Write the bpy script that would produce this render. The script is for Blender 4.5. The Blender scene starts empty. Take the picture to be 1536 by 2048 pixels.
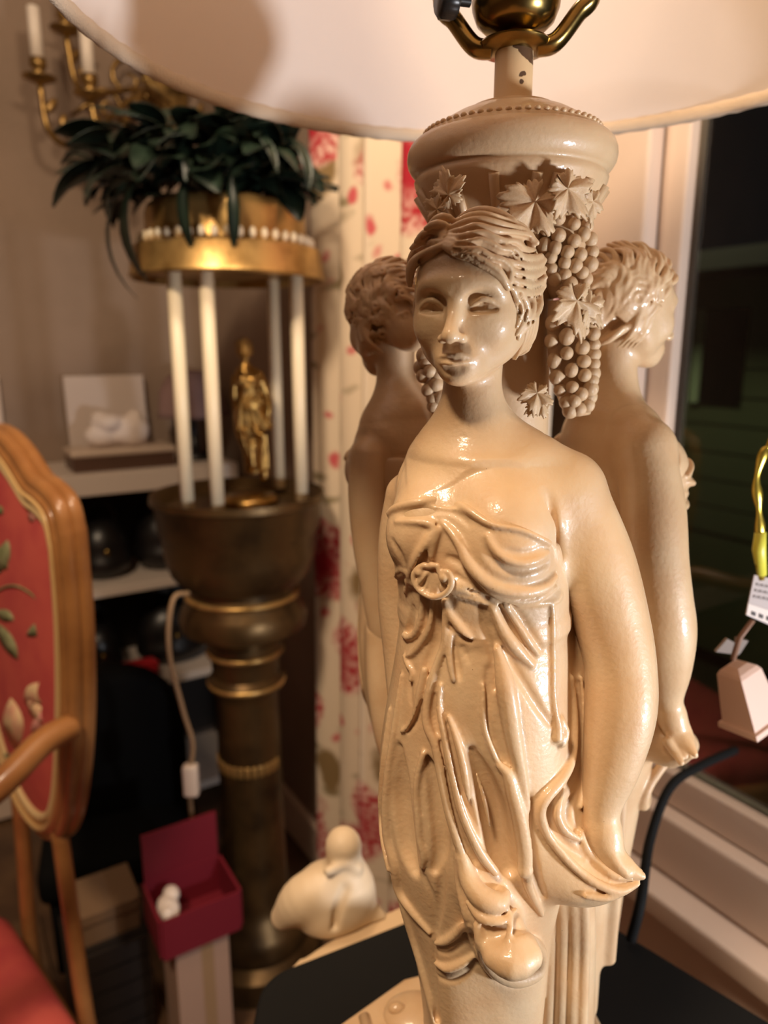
import bpy, bmesh, math, random
import numpy as np
from mathutils import Vector, Matrix

random.seed(7)
rng = np.random.default_rng(7)
scn = bpy.context.scene
COL = scn.collection

# ------------------------------------------------------------------ camera
W, H = 1536, 2048
FPX = 1450.0                       # focal length in pixels of the 1536x2048 frame
ZC = 1.25                          # eye height above the floor
PITCH = math.radians(12.6)
cam_d = bpy.data.cameras.new('camera')
cam = bpy.data.objects.new('camera', cam_d)
COL.objects.link(cam)
cam.location = (0, 0, ZC)
cam.rotation_euler = (math.pi / 2 - PITCH, 0, 0)
cam_d.sensor_fit = 'VERTICAL'
cam_d.sensor_height = 36.0
cam_d.lens = FPX / H * 36.0
cam_d.clip_start = 0.01
cam_d.clip_end = 100
cam_d.dof.use_dof = True
cam_d.dof.focus_distance = 0.315
cam_d.dof.aperture_fstop = 7.0
scn.camera = cam
scn.view_settings.view_transform = 'Standard'
scn.view_settings.look = 'None'
scn.view_settings.gamma = 1.0
scn.view_settings.exposure = 0.0

# ------------------------------------------------------------------ light
LW = 1.0
world = bpy.data.worlds.new('world')
scn.world = world
world.use_nodes = True
world.node_tree.nodes['Background'].inputs[0].default_value = (0.008, 0.010, 0.012, 1)
world.node_tree.nodes['Background'].inputs[1].default_value = 0.3


def light(name, kind, loc, power, color, size=0.1, target=None, spot=None):
    d = bpy.data.lights.new(name, kind)
    d.energy = power
    d.color = color
    if kind == 'AREA':
        d.shape = 'DISK'
        d.size = size
    else:
        d.shadow_soft_size = size
    if kind == 'SPOT' and spot:
        d.spot_size = math.radians(spot[0]); d.spot_blend = spot[1]
    o = bpy.data.objects.new(name, d)
    COL.objects.link(o)
    o.location = loc
    if target is not None:
        o.rotation_euler = (Vector(target) - Vector(loc)).to_track_quat('-Z', 'Y').to_euler()
    return o


# warm ceiling lamp above the viewer, a pendant over the far half of the room, a cool lamp low by the window, a lamp in the yard
light('ceiling_lamp', 'AREA', (-0.46, -0.42, 2.5), 30, (1.0, 0.76, 0.52), 0.28, target=(0.05, 0.40, 1.05))
light('pendant_lamp', 'POINT', (-0.10, 0.74, 1.98), 14, (1.0, 0.79, 0.56), 0.06)
light('window_lamp', 'AREA', (0.75, -0.05, 0.92), 8.5, (0.95, 0.96, 1.0), 0.09, target=(0.06, 0.38, 1.3))
light('yard_lamp', 'POINT', (1.17, 3.8, 2.4), 40, (1.0, 0.96, 0.55), 0.2)

# ------------------------------------------------------------------ picture geometry: pixel -> point in the place
CP, SP = math.cos(PITCH), math.sin(PITCH)


def ray(px, py):
    u = (px - 768.0) / FPX
    v = (py - 1024.0) / FPX
    return np.array([u, CP - v * SP, -SP - v * CP])          # z relative to the eye


def at_depth(px, py, y):
    r = ray(px, py)
    return r * (y / r[1])


def at_height(px, py, z):
    r = ray(px, py)
    return r * (z / r[2])


def zcam(P):
    return P[1] * CP - P[2] * SP


def pxr(r, P):
    return r * zcam(P) / FPX


def wz(p):
    return (float(p[0]), float(p[1]), float(p[2]) + ZC)


# ------------------------------------------------------------------ helpers for objects
def mesh_obj(name, verts, faces, mat=None, parent=None, loc=None, smooth=True):
    me = bpy.data.meshes.new(name)
    verts = np.asarray(verts, dtype=np.float32)
    if isinstance(faces, np.ndarray):
        n, c = faces.shape
        me.vertices.add(len(verts)); me.vertices.foreach_set('co', verts.ravel())
        me.loops.add(n * c); me.loops.foreach_set('vertex_index', faces.astype(np.int32).ravel())
        me.polygons.add(n)
        me.polygons.foreach_set('loop_start', np.arange(0, n * c, c, dtype=np.int32))
        me.update(calc_edges=True)
        me.validate()
    else:
        me.from_pydata([tuple(map(float, v)) for v in verts], [], faces)
        me.update()
    if smooth:
        me.polygons.foreach_set('use_smooth', np.ones(len(me.polygons), dtype=bool))
    if mat is not None:
        me.materials.append(mat)
    return link(name, me, parent, loc)


def link(name, me, parent=None, loc=None, rot=None, scale=None):
    o = bpy.data.objects.new(name, me)
    COL.objects.link(o)
    if parent is not None:
        o.parent = parent
    if loc is not None:
        o.location = loc
    if rot is not None:
        o.rotation_euler = rot
    if scale is not None:
        o.scale = scale
    return o


def tag(o, label, cat, group=None, kind=None):
    if label: o['label'] = label
    if cat: o['category'] = cat
    if group: o['group'] = group
    if kind: o['kind'] = kind
    return o


def empty(name, loc, label=None, cat=None, group=None, rz=0.0):
    o = bpy.data.objects.new(name, None)
    COL.objects.link(o)
    o.location = loc
    o.rotation_euler = (0, 0, rz)
    o.empty_display_size = 0.05
    if label: tag(o, label, cat, group)
    return o


class MB:
    """collects shapes for one mesh"""
    def __init__(s):
        s.v = []; s.f = []

    def add(s, v, f):
        o = len(s.v)
        s.v += [tuple(map(float, q)) for q in v]
        s.f += [tuple(i + o for i in q) for q in f]
        return s

    def box(s, lo, hi, M=None, bev=0.0):
        x0, y0, z0 = lo; x1, y1, z1 = hi
        if bev > 0:
            bm = bmesh.new()
            bmesh.ops.create_cube(bm, size=1)
            for q in bm.verts:
                q.co = Vector(((x0 + x1) / 2 + q.co.x * (x1 - x0), (y0 + y1) / 2 + q.co.y * (y1 - y0), (z0 + z1) / 2 + q.co.z * (z1 - z0)))
            bmesh.ops.bevel(bm, geom=bm.edges[:], offset=bev, segments=3, profile=0.6, affect='EDGES')
            bm.verts.ensure_lookup_table(); bm.verts.index_update()
            v = [q.co[:] for q in bm.verts]; f = [tuple(w.index for w in q.verts) for q in bm.faces]
            bm.free()
        else:
            v = [(x0, y0, z0), (x1, y0, z0), (x1, y1, z0), (x0, y1, z0), (x0, y0, z1), (x1, y0, z1), (x1, y1, z1), (x0, y1, z1)]
            f = [(3, 2, 1, 0), (4, 5, 6, 7), (0, 1, 5, 4), (1, 2, 6, 5), (2, 3, 7, 6), (3, 0, 4, 7)]
        if M is not None:
            v = [(M @ Vector(q))[:] for q in v]
        return s.add(v, f)

    def lathe(s, prof, n=48, c=(0, 0, 0), wob=None):
        v = []; f = []
        m = len(prof)
        for i in range(n):
            a = 2 * math.pi * i / n
            for (r, z) in prof:
                rr = r if wob is None else wob(r, z, a)
                v.append((c[0] + rr * math.cos(a), c[1] + rr * math.sin(a), c[2] + z))
        for i in range(n):
            j = (i + 1) % n
            for q in range(m - 1):
                f.append((i * m + q, j * m + q, j * m + q + 1, i * m + q + 1))
        return s.add(v, f)

    def tube(s, pts, r, n=10, caps=True, sq=1.0):
        pts = [Vector(p) for p in pts]
        rs = r if hasattr(r, '__len__') else [r] * len(pts)
        v = []; f = []
        t0 = (pts[1] - pts[0]).normalized()
        up = Vector((0, 0, 1)) if abs(t0.z) < 0.9 else Vector((1, 0, 0))
        nrm = (up - t0 * up.dot(t0)).normalized()
        for i, p in enumerate(pts):
            t = (pts[min(i + 1, len(pts) - 1)] - pts[max(i - 1, 0)]).normalized()
            nrm = (nrm - t * nrm.dot(t)).normalized()
            b = t.cross(nrm)
            for k in range(n):
                a = 2 * math.pi * k / n
                v.append(p + nrm * (math.cos(a) * rs[i]) + b * (math.sin(a) * rs[i] * sq))
        m = len(pts)
        for i in range(m - 1):
            for k in range(n):
                l = (k + 1) % n
                f.append((i * n + k, i * n + l, (i + 1) * n + l, (i + 1) * n + k))
        if caps:
            f.append(tuple(range(n - 1, -1, -1)))
            f.append(tuple((m - 1) * n + k for k in range(n)))
        return s.add(v, f)

    def ell(s, c, r, nu=16, nv=10, M=None):
        v = []; f = []
        for j in range(nv + 1):
            t = math.pi * j / nv
            for i in range(nu):
                a = 2 * math.pi * i / nu
                q = Vector((r[0] * math.sin(t) * math.cos(a), r[1] * math.sin(t) * math.sin(a), r[2] * math.cos(t)))
                if M is not None: q = M @ q
                v.append((q.x + c[0], q.y + c[1], q.z + c[2]))
        for j in range(nv):
            for i in range(nu):
                k = (i + 1) % nu
                f.append((j * nu + i, (j + 1) * nu + i, (j + 1) * nu + k, j * nu + k))
        return s.add(v, f)

    def prism(s, outline, t, M=None, bev=0.0):
        """closed outline in the xy plane, extruded by t along +z"""
        bm = bmesh.new()
        vs = [bm.verts.new((x, y, 0)) for x, y in outline]
        fc = bm.faces.new(vs)
        bmesh.ops.recalc_face_normals(bm, faces=[fc])
        if fc.normal.z < 0: fc.normal_flip()
        r = bmesh.ops.extrude_face_region(bm, geom=[fc])
        for q in r['geom']:
            if isinstance(q, bmesh.types.BMVert): q.co.z += t
        bm.faces.ensure_lookup_table()
        if bev > 0:
            top = [e for e in bm.edges if all(q.co.z > t * 0.5 for q in e.verts)]
            bmesh.ops.bevel(bm, geom=top, offset=bev, segments=3, profile=0.5, affect='EDGES')
        bmesh.ops.recalc_face_normals(bm, faces=bm.faces[:])
        bm.verts.index_update()
        v = [q.co.copy() for q in bm.verts]; f = [tuple(w.index for w in q.verts) for q in bm.faces]
        bm.free()
        if M is not None: v = [M @ q for q in v]
        return s.add(v, f)

    def build(s, name, mat, parent=None, loc=None, smooth=True, angle=None):
        o = mesh_obj(name, s.v, s.f, mat, parent, loc, smooth)
        if smooth and angle is not None:
            o.data.set_sharp_from_angle(angle=math.radians(angle))
        return o


def crom(pts, n=6):
    """smooth curve through points (any dimension)"""
    P = np.asarray(pts, dtype=float)
    if len(P) < 3:
        t = np.linspace(0, 1, n + 1)[:, None]
        return P[0] * (1 - t) + P[-1] * t
    Q = np.vstack([2 * P[0] - P[1], P, 2 * P[-1] - P[-2]])
    out = []
    for i in range(1, len(Q) - 2):
        for k in range(n):
            t = k / n
            a, b, c, d = Q[i - 1], Q[i], Q[i + 1], Q[i + 2]
            out.append(0.5 * (2 * b + (c - a) * t + (2 * a - 5 * b + 4 * c - d) * t * t + (3 * b - a - 3 * c + d) * t ** 3))
    out.append(P[-1])
    return np.array(out)


# ------------------------------------------------------------------ sculpting: signed distances polygonised to a mesh
class Field:
    def __init__(s):
        s.ops = []

    def put(s, fn, lo, hi, mode='+', k=0.003):
        s.ops.append((fn, np.asarray(lo, float), np.asarray(hi, float), mode, k))
        return s

    def ell(s, c, r, ax=None, mode='+', k=0.003):
        c = np.asarray(c, float); r = np.asarray(r, float)
        A = np.eye(3) if ax is None else np.asarray(ax, float)
        A32 = (A / r[:, None]).astype(np.float32); ir = (1 / r).astype(np.float32)[:, None]; c32 = c.astype(np.float32)[:, None]

        def fn(P):
            q = A32 @ (P - c32)
            k0 = np.sqrt(np.einsum('ij,ij->j', q, q)); q *= ir
            k1 = np.sqrt(np.einsum('ij,ij->j', q, q)) + 1e-9
            return k0 * (k0 - 1) / k1
        m = r.max()
        return s.put(fn, c - m, c + m, mode, k)

    def tube(s, pts, rad, mode='+', k=0.003, n=5):
        pts = np.asarray(pts, float)
        rad = np.full(len(pts), rad) if np.isscalar(rad) else np.asarray(rad, float)
        C = crom(np.column_stack([pts, rad]), n) if len(pts) > 2 else np.column_stack([pts, rad])
        A, B = C[:-1, :3], C[1:, :3]
        ra, rb = np.maximum(C[:-1, 3], 1e-4), np.maximum(C[1:, 3], 1e-4)
        SL = np.minimum(A - ra[:, None], B - rb[:, None]); SH = np.maximum(A + ra[:, None], B + rb[:, None])
        AB = B - A; IL = 1 / ((AB ** 2).sum(1) + 1e-14)
        rows = [tuple(np.float32(x) for x in (*A[i], *AB[i], IL[i], ra[i], rb[i] - ra[i])) for i in range(len(A))]

        def fn(P):
            d = np.full(P.shape[1], 1.0, np.float32)
            mg = k + s.band
            near = ((SL - mg < P.max(1)) & (SH + mg > P.min(1))).all(1)
            for i in np.flatnonzero(near):
                ax, ay, az, bx, by, bz, il, r0, dr = rows[i]
                x = P[0] - ax; y = P[1] - ay; z = P[2] - az
                t = (x * bx + y * by + z * bz) * il
                np.maximum(t, 0, out=t); np.minimum(t, 1, out=t)
                x -= t * bx; y -= t * by; z -= t * bz
                e = np.sqrt(x * x + y * y + z * z); e -= r0 + dr * t
                np.minimum(d, e, out=d)
            return d
        R = rad.max()
        return s.put(fn, C[:, :3].min(0) - R, C[:, :3].max(0) + R, mode, k)

    def loft(s, rows, S, F, mode='+', k=0.003):
        """rows: (z, cx, cy, a, b), z rising; ellipse sections with axes S and F"""
        R = np.asarray(rows, float)
        zz = np.linspace(R[0, 0], R[-1, 0], 160)
        T_ = []
        for i in range(1, 5):                                  # smooth profile between the rows
            q = np.interp(zz, R[:, 0], R[:, i])
            for _ in range(60): q[1:-1] = (q[:-2] + 2 * q[1:-1] + q[2:]) / 4
            T_.append(q)
        z = R[:, 0]

        def fn(P):
            cx, cy, a, b = (np.interp(P[2], zz, q).astype(np.float32) for q in T_)
            dx = P[0] - cx; dy = P[1] - cy
            u = (dx * np.float32(S[0]) + dy * np.float32(S[1])) / a; v = (dx * np.float32(F[0]) + dy * np.float32(F[1])) / b
            k0 = np.sqrt(u * u + v * v); u /= a; v /= b; k1 = np.sqrt(u * u + v * v) + 1e-9
            d = k0 * (k0 - 1) / k1
            e = np.maximum(np.float32(z[0]) - P[2], P[2] - np.float32(z[-1]))
            return np.where(e > 0, np.sqrt(np.maximum(d, 0) ** 2 + e ** 2), np.maximum(d, e))
        m = max(R[:, 3].max(), R[:, 4].max())
        lo = (R[:, 1].min() - m, R[:, 2].min() - m, z[0]); hi = (R[:, 1].max() + m, R[:, 2].max() + m, z[-1])
        return s.put(fn, lo, hi, mode, k)

    def _eval(s, P, ops):
        """P: 3 x N"""
        d = np.full(P.shape[1], 1.0, np.float32)
        for fn, lo, hi, mode, k in ops:
            k = np.float32(k)
            e = fn(P)
            if mode == '+':
                h = np.maximum(k - np.abs(d - e), 0)
                np.minimum(d, e, out=d); d -= h * h * (np.float32(0.25) / k)
            else:
                if mode == '-': e = -e
                h = np.maximum(k - np.abs(d - e), 0)
                np.maximum(d, e, out=d); d += h * h * (np.float32(0.25) / k)
        return d

    band = 0.006

    def eval(s, P):
        """P: N x 3; evaluated bucket by bucket with only the shapes that reach it"""
        P = np.asarray(P, np.float32)
        cell = 0.0085
        key = np.floor((P - P.min(0)) / cell).astype(np.int64)
        kk = (key[:, 0] * 4096 + key[:, 1]) * 4096 + key[:, 2]
        order = np.argsort(kk, kind='stable')
        ks = kk[order]
        PT = np.ascontiguousarray(P[order].T)
        cut = np.flatnonzero(np.diff(ks)) + 1
        st = np.concatenate([[0], cut]); en = np.concatenate([cut, [len(ks)]])
        out = np.empty(len(P), np.float32)
        LO = np.array([o[1] for o in s.ops]); HI = np.array([o[2] for o in s.ops])
        MG = np.array([o[4] for o in s.ops])[:, None] + s.band
        LO = LO - MG; HI = HI + MG
        GL = np.array([o[3] == '&' for o in s.ops])
        for a, b in zip(st, en):
            Q = PT[:, a:b]
            use = ((LO < Q.max(1)) & (HI > Q.min(1))).all(1) | GL
            out[order[a:b]] = s._eval(Q, [s.ops[i] for i in np.flatnonzero(use)])
        return out

    def polygonise(s, h, pad=0.004, lo=None, hi=None):
        L = np.min([o[1] for o in s.ops if o[3] == '+'], axis=0) - pad
        U = np.max([o[2] for o in s.ops if o[3] == '+'], axis=0) + pad
        if lo is not None: L = np.maximum(L, lo)
        if hi is not None: U = np.minimum(U, hi)
        c = 4 * h
        n = np.ceil((U - L) / c).astype(int) + 1
        s.band = c * 1.5
        g = np.stack(np.meshgrid(*[np.arange(k) for k in n], indexing='ij'), -1).reshape(-1, 3)
        dc = s.eval(L + g * c).reshape(n)
        near = np.abs(dc) < c * 1.15
        cm = np.zeros(n - 1, bool)
        neg = dc < 0
        allneg = np.ones(n - 1, bool); anyneg = np.zeros(n - 1, bool)
        for i in (0, 1):
            for j in (0, 1):
                for k in (0, 1):
                    sl = (slice(i, n[0] - 1 + i), slice(j, n[1] - 1 + j), slice(k, n[2] - 1 + k))
                    cm |= near[sl]; allneg &= neg[sl]; anyneg |= neg[sl]
        cm |= anyneg & ~allneg
        cells = np.argwhere(cm)
        N = (n - 1) * 4 + 1
        off = np.stack(np.meshgrid(*[np.arange(5)] * 3, indexing='ij'), -1).reshape(-1, 3)
        pts = (cells[:, None, :] * 4 + off[None]).reshape(-1, 3)
        ids = np.unique((pts[:, 0] * N[1] + pts[:, 1]) * N[2] + pts[:, 2])
        ijk = np.stack([ids // (N[1] * N[2]), (ids // N[2]) % N[1], ids % N[2]], -1)
        val = s.eval(L + ijk * h)
        sx, sy, sz = N[1] * N[2], N[2], 1
        offs = [(i, j, k) for i in (0, 1) for j in (0, 1) for k in (0, 1)]
        ok = np.ones(len(ids), bool); cv = np.empty((len(ids), 8))
        for q, (i, j, k) in enumerate(offs):
            t = ids + i * sx + j * sy + k * sz
            p = np.searchsorted(ids, t); p[p >= len(ids)] = 0
            ok &= ids[p] == t
            cv[:, q] = val[p]
        ng = (cv < 0).sum(1)
        act = ok & (ng > 0) & (ng < 8)
        cid = ids[act]; cvv = cv[act]; base = ijk[act]
        acc = np.zeros((len(cid), 3)); cnt = np.zeros(len(cid))
        for a in range(8):
            for b in range(a + 1, 8):
                oa, ob = np.array(offs[a]), np.array(offs[b])
                if np.abs(oa - ob).sum() != 1: continue
                da, db = cvv[:, a], cvv[:, b]
                m = (da < 0) != (db < 0)
                t = np.where(m, da / np.where(m, da - db, 1), 0)
                acc += np.where(m[:, None], oa + t[:, None] * (ob - oa), 0); cnt += m
        V = L + (base + acc / cnt[:, None]) * h
        quads = []
        strides = (sx, sy, sz)
        where = {0: None}
        for ax in range(3):
            b, c2 = (ax + 1) % 3, (ax + 2) % 3
            other = offs.index(tuple(1 if q == ax else 0 for q in range(3)))
            da, db = cvv[:, 0], cvv[:, other]
            m = (da < 0) != (db < 0)
            e = cid[m]; flip = da[m] < 0
            qs = []
            good = np.ones(len(e), bool)
            for (ob, oc) in ((0, 0), (1, 0), (1, 1), (0, 1)):
                t = e - ob * strides[b] - oc * strides[c2]
                p = np.searchsorted(cid, t); p[p >= len(cid)] = 0
                good &= cid[p] == t
                qs.append(p)
            q = np.stack(qs, 1)[good]; fl = flip[good]
            q[~fl] = q[~fl][:, ::-1]
            quads.append(q)
        Fq = np.concatenate(quads)
        Fq = Fq[:, ::-1]
        # light smoothing against stair steps
        E = np.concatenate([Fq[:, [0, 1]], Fq[:, [1, 2]], Fq[:, [2, 3]], Fq[:, [3, 0]]])
        cn = np.bincount(E[:, 0], minlength=len(V)) + np.bincount(E[:, 1], minlength=len(V))
        for wgt in (0.5, 0.5, 0.3):
            A = np.zeros_like(V)
            for q in range(3):
                A[:, q] = np.bincount(E[:, 0], V[E[:, 1], q], len(V)) + np.bincount(E[:, 1], V[E[:, 0], q], len(V))
            V = V * (1 - wgt) + wgt * A / np.maximum(cn, 1)[:, None]
        return V, Fq



# ------------------------------------------------------------------ materials
def new_mat(name):
    m = bpy.data.materials.new(name); m.use_nodes = True
    nt = m.node_tree
    return m, nt, nt.nodes['Principled BSDF'], nt.nodes, nt.links


def simple(name, col, rough=0.5, metal=0.0, coat=0.0, bump=None, spec=0.5, var=None):
    m, nt, b, N, L = new_mat(name)
    b.inputs['Base Color'].default_value = (*col, 1)
    b.inputs['Roughness'].default_value = rough
    b.inputs['Metallic'].default_value = metal
    b.inputs['Coat Weight'].default_value = coat
    b.inputs['Specular IOR Level'].default_value = spec
    tc = N.new('ShaderNodeTexCoord')
    if var is not None:
        n = N.new('ShaderNodeTexNoise'); n.inputs['Scale'].default_value = var[1]; n.inputs['Detail'].default_value = 4
        L.new(tc.outputs['Object'], n.inputs['Vector'])
        mx = N.new('ShaderNodeMix'); mx.data_type = 'RGBA'
        mx.inputs[6].default_value = (*col, 1); mx.inputs[7].default_value = (*var[0], 1)
        rp = N.new('ShaderNodeMapRange'); rp.inputs[1].default_value = 0.4; rp.inputs[2].default_value = 0.7
        L.new(n.outputs[0], rp.inputs[0]); L.new(rp.outputs[0], mx.inputs[0]); L.new(mx.outputs[2], b.inputs['Base Color'])
    if bump is not None:
        n = N.new('ShaderNodeTexNoise'); n.inputs['Scale'].default_value = bump[0]; n.inputs['Detail'].default_value = 3
        L.new(tc.outputs['Object'], n.inputs['Vector'])
        bp = N.new('ShaderNodeBump'); bp.inputs['Strength'].default_value = bump[1]; bp.inputs['Distance'].default_value = bump[2]
        L.new(n.outputs[0], bp.inputs['Height']); L.new(bp.outputs[0], b.inputs['Normal'])
    return m


def M_ceramic():
    m, nt, b, N, L = new_mat('glazed_ceramic')
    tc = N.new('ShaderNodeTexCoord')
    n1 = N.new('ShaderNodeTexNoise'); n1.inputs['Scale'].default_value = 38; n1.inputs['Detail'].default_value = 5
    L.new(tc.outputs['Object'], n1.inputs['Vector'])
    cr = N.new('ShaderNodeValToRGB')
    cr.color_ramp.elements[0].position = 0.35; cr.color_ramp.elements[0].color = (0.62, 0.405, 0.225, 1)
    cr.color_ramp.elements[1].position = 0.62; cr.color_ramp.elements[1].color = (0.68, 0.48, 0.285, 1)
    L.new(n1.outputs[0], cr.inputs[0])
    # small pits in the glaze
    v = N.new('ShaderNodeTexVoronoi'); v.inputs['Scale'].default_value = 150
    L.new(tc.outputs['Object'], v.inputs['Vector'])
    n3 = N.new('ShaderNodeTexNoise'); n3.inputs['Scale'].default_value = 60
    L.new(tc.outputs['Object'], n3.inputs['Vector'])
    lt = N.new('ShaderNodeMath'); lt.operation = 'LESS_THAN'; lt.inputs[1].default_value = 0.035
    L.new(v.outputs['Distance'], lt.inputs[0])
    gt = N.new('ShaderNodeMath'); gt.operation = 'GREATER_THAN'; gt.inputs[1].default_value = 0.60
    L.new(n3.outputs[0], gt.inputs[0])
    ml = N.new('ShaderNodeMath'); ml.operation = 'MULTIPLY'
    L.new(lt.outputs[0], ml.inputs[0]); L.new(gt.outputs[0], ml.inputs[1])
    mx = N.new('ShaderNodeMix'); mx.data_type = 'RGBA'; mx.inputs[7].default_value = (0.26, 0.14, 0.06, 1)
    L.new(ml.outputs[0], mx.inputs[0]); L.new(cr.outputs[0], mx.inputs[6])
    L.new(mx.outputs[2], b.inputs['Base Color'])
    b.inputs['Roughness'].default_value = 0.5
    b.inputs['Coat Weight'].default_value = 0.45
    b.inputs['Coat Roughness'].default_value = 0.12
    b.inputs['Subsurface Weight'].default_value = 0.12
    b.inputs['Subsurface Radius'].default_value = (0.006, 0.003, 0.0015)
    b.inputs['Subsurface Scale'].default_value = 1.0
    n2 = N.new('ShaderNodeTexNoise'); n2.inputs['Scale'].default_value = 420; n2.inputs['Detail'].default_value = 2
    L.new(tc.outputs['Object'], n2.inputs['Vector'])
    bp = N.new('ShaderNodeBump'); bp.inputs['Strength'].default_value = 0.25; bp.inputs['Distance'].default_value = 0.0008
    L.new(n2.outputs[0], bp.inputs['Height']); L.new(bp.outputs[0], b.inputs['Normal']); L.new(bp.outputs[0], b.inputs['Coat Normal'])
    return m


def trace_many(field, pix):
    pix = np.asarray(pix, float)
    R = np.array([ray(a, b) for a, b in pix]); R /= np.linalg.norm(R, axis=1)[:, None]
    t = np.full(len(R), 0.24); hit = np.zeros(len(R), bool)
    sb, field.band = field.band, 0.01
    for _ in range(90):
        act = ~hit & (t < 0.56)
        if not act.any(): break
        d = field.eval(R[act] * t[act][:, None])
        h = d < 0.0002
        idx = np.flatnonzero(act)
        hit[idx[h]] = True
        t[idx[~h]] += np.clip(d[~h] * 0.9, 0.0002, 0.005)
    field.band = sb
    t[~hit] = np.nan
    return R, t


class Strokes:
    """fold lines drawn over a traced surface; added or carved as tubes lying on it"""
    def __init__(s, base):
        s.base = base; s.q = []

    def add(s, pts, r, lift=0.0, mode='+', k=None):
        s.q.append((pts, r, lift, mode, k))

    def apply(s, target):
        allp = []; spans = []
        for pts, r, lift, mode, k in s.q:
            pts = np.asarray(pts, float)
            rr = np.full(len(pts), r) if np.isscalar(r) else np.interp(np.linspace(0, 1, len(pts)), np.linspace(0, 1, len(r)), r)
            C = crom(np.column_stack([pts, rr]), 6)
            L = np.concatenate([[0], np.cumsum(np.linalg.norm(np.diff(C[:, :2], axis=0), axis=1))])
            m = max(3, int(L[-1] / 9))
            u = np.linspace(0, L[-1], m)
            C = np.column_stack([np.interp(u, L, C[:, i]) for i in range(3)])
            spans.append((len(allp), len(allp) + m, C))
            allp += [tuple(c[:2]) for c in C]
        R, t = trace_many(s.base, allp)
        for (a, b, C), (pts, r, lift, mode, k) in zip(spans, s.q):
            tt = t[a:b].copy(); bad = np.isnan(tt)
            if bad.all(): continue
            if bad.any(): tt[bad] = np.interp(np.flatnonzero(bad), np.flatnonzero(~bad), tt[~bad])
            for _ in range(2):
                tt[1:-1] = (tt[:-2] + 2 * tt[1:-1] + tt[2:]) / 4
            rm = C[:, 2] * tt / FPX
            lf = np.full(len(tt), float(lift))
            lf = lf + 0.35 * C[:, 2] if mode == '+' else lf * 0.45
            P = R[a:b] * (tt - lf * tt / FPX)[:, None]
            rm = np.maximum(rm, 0.0004 if mode == '+' else 0.0008)
            target.tube(P, rm, mode, (max(rm.mean() * 0.6, 0.0011) if k is None else k), n=1)


def surf_obj(name, field, h, mat, parent, axis0, lo=None, hi=None, figure=True):
    V, Fq = field.polygonise(h, lo=lo, hi=hi)
    V = V - np.asarray(axis0)
    if figure:
        V = V @ np.array([Sv, -Fv, Zv]).T
    return mesh_obj(name, V, Fq, mat, parent)


# ------------------------------------------------------------------ the figural lamp
AX = np.array([0.0645, 0.40, 0.0])               # lamp axis; z = 0 is the eye level
TABLE_Z = -0.470                                 # black table top below the eye
LAMP0 = np.array([AX[0], AX[1], TABLE_Z])

Fv = np.array([-0.36, -0.933, 0.0]); Fv /= np.linalg.norm(Fv)      # the way the front figure faces
Sv = np.array([-Fv[1], Fv[0], 0.0])                                # her left
Zv = np.array([0, 0, 1.0])
AXES = np.array([Sv, Fv, Zv])
# head centre: the face midline, 36 mm ahead of it, shows at pixel (903, 610)
HEAD_Y = 0.317
_m = at_depth(897, 612, HEAD_Y + 0.036 * Fv[1])
HC = _m - 0.036 * Fv
OF = HC[:2] @ Fv[:2]


def G(px, py, f):
    """point on a pixel's sight line, f metres in front of the figure's own axis plane"""
    r = ray(px, py)
    return r * ((f + OF) / (r[:2] @ Fv[:2]))


def hp(x, y, z):
    """millimetres in the head's own frame"""
    return HC + (x * Sv + y * Fv + z * Zv) * 0.001


def ptube(fd, rows, mode='+', k=0.004, n=12):
    P = [G(a, b, f) for a, b, f, r in rows]
    fd.tube(P, [pxr(q[3], p) for q, p in zip(rows, P)], mode, k, n)


def plof(fd, rows, mode='+', k=0.004):
    """rows: (py, x left, x right, f, half depth in mm) -> stacked ellipses"""
    out = []
    for py, xl, xr, f, b in rows:
        c = G((xl + xr) / 2, py, f)
        out.append((c[2], c[0], c[1], pxr((xr - xl) / 2, c) / 0.95, b * 0.001))
    out.sort()
    fd.loft(out, Sv, Fv, mode, k)


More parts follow.
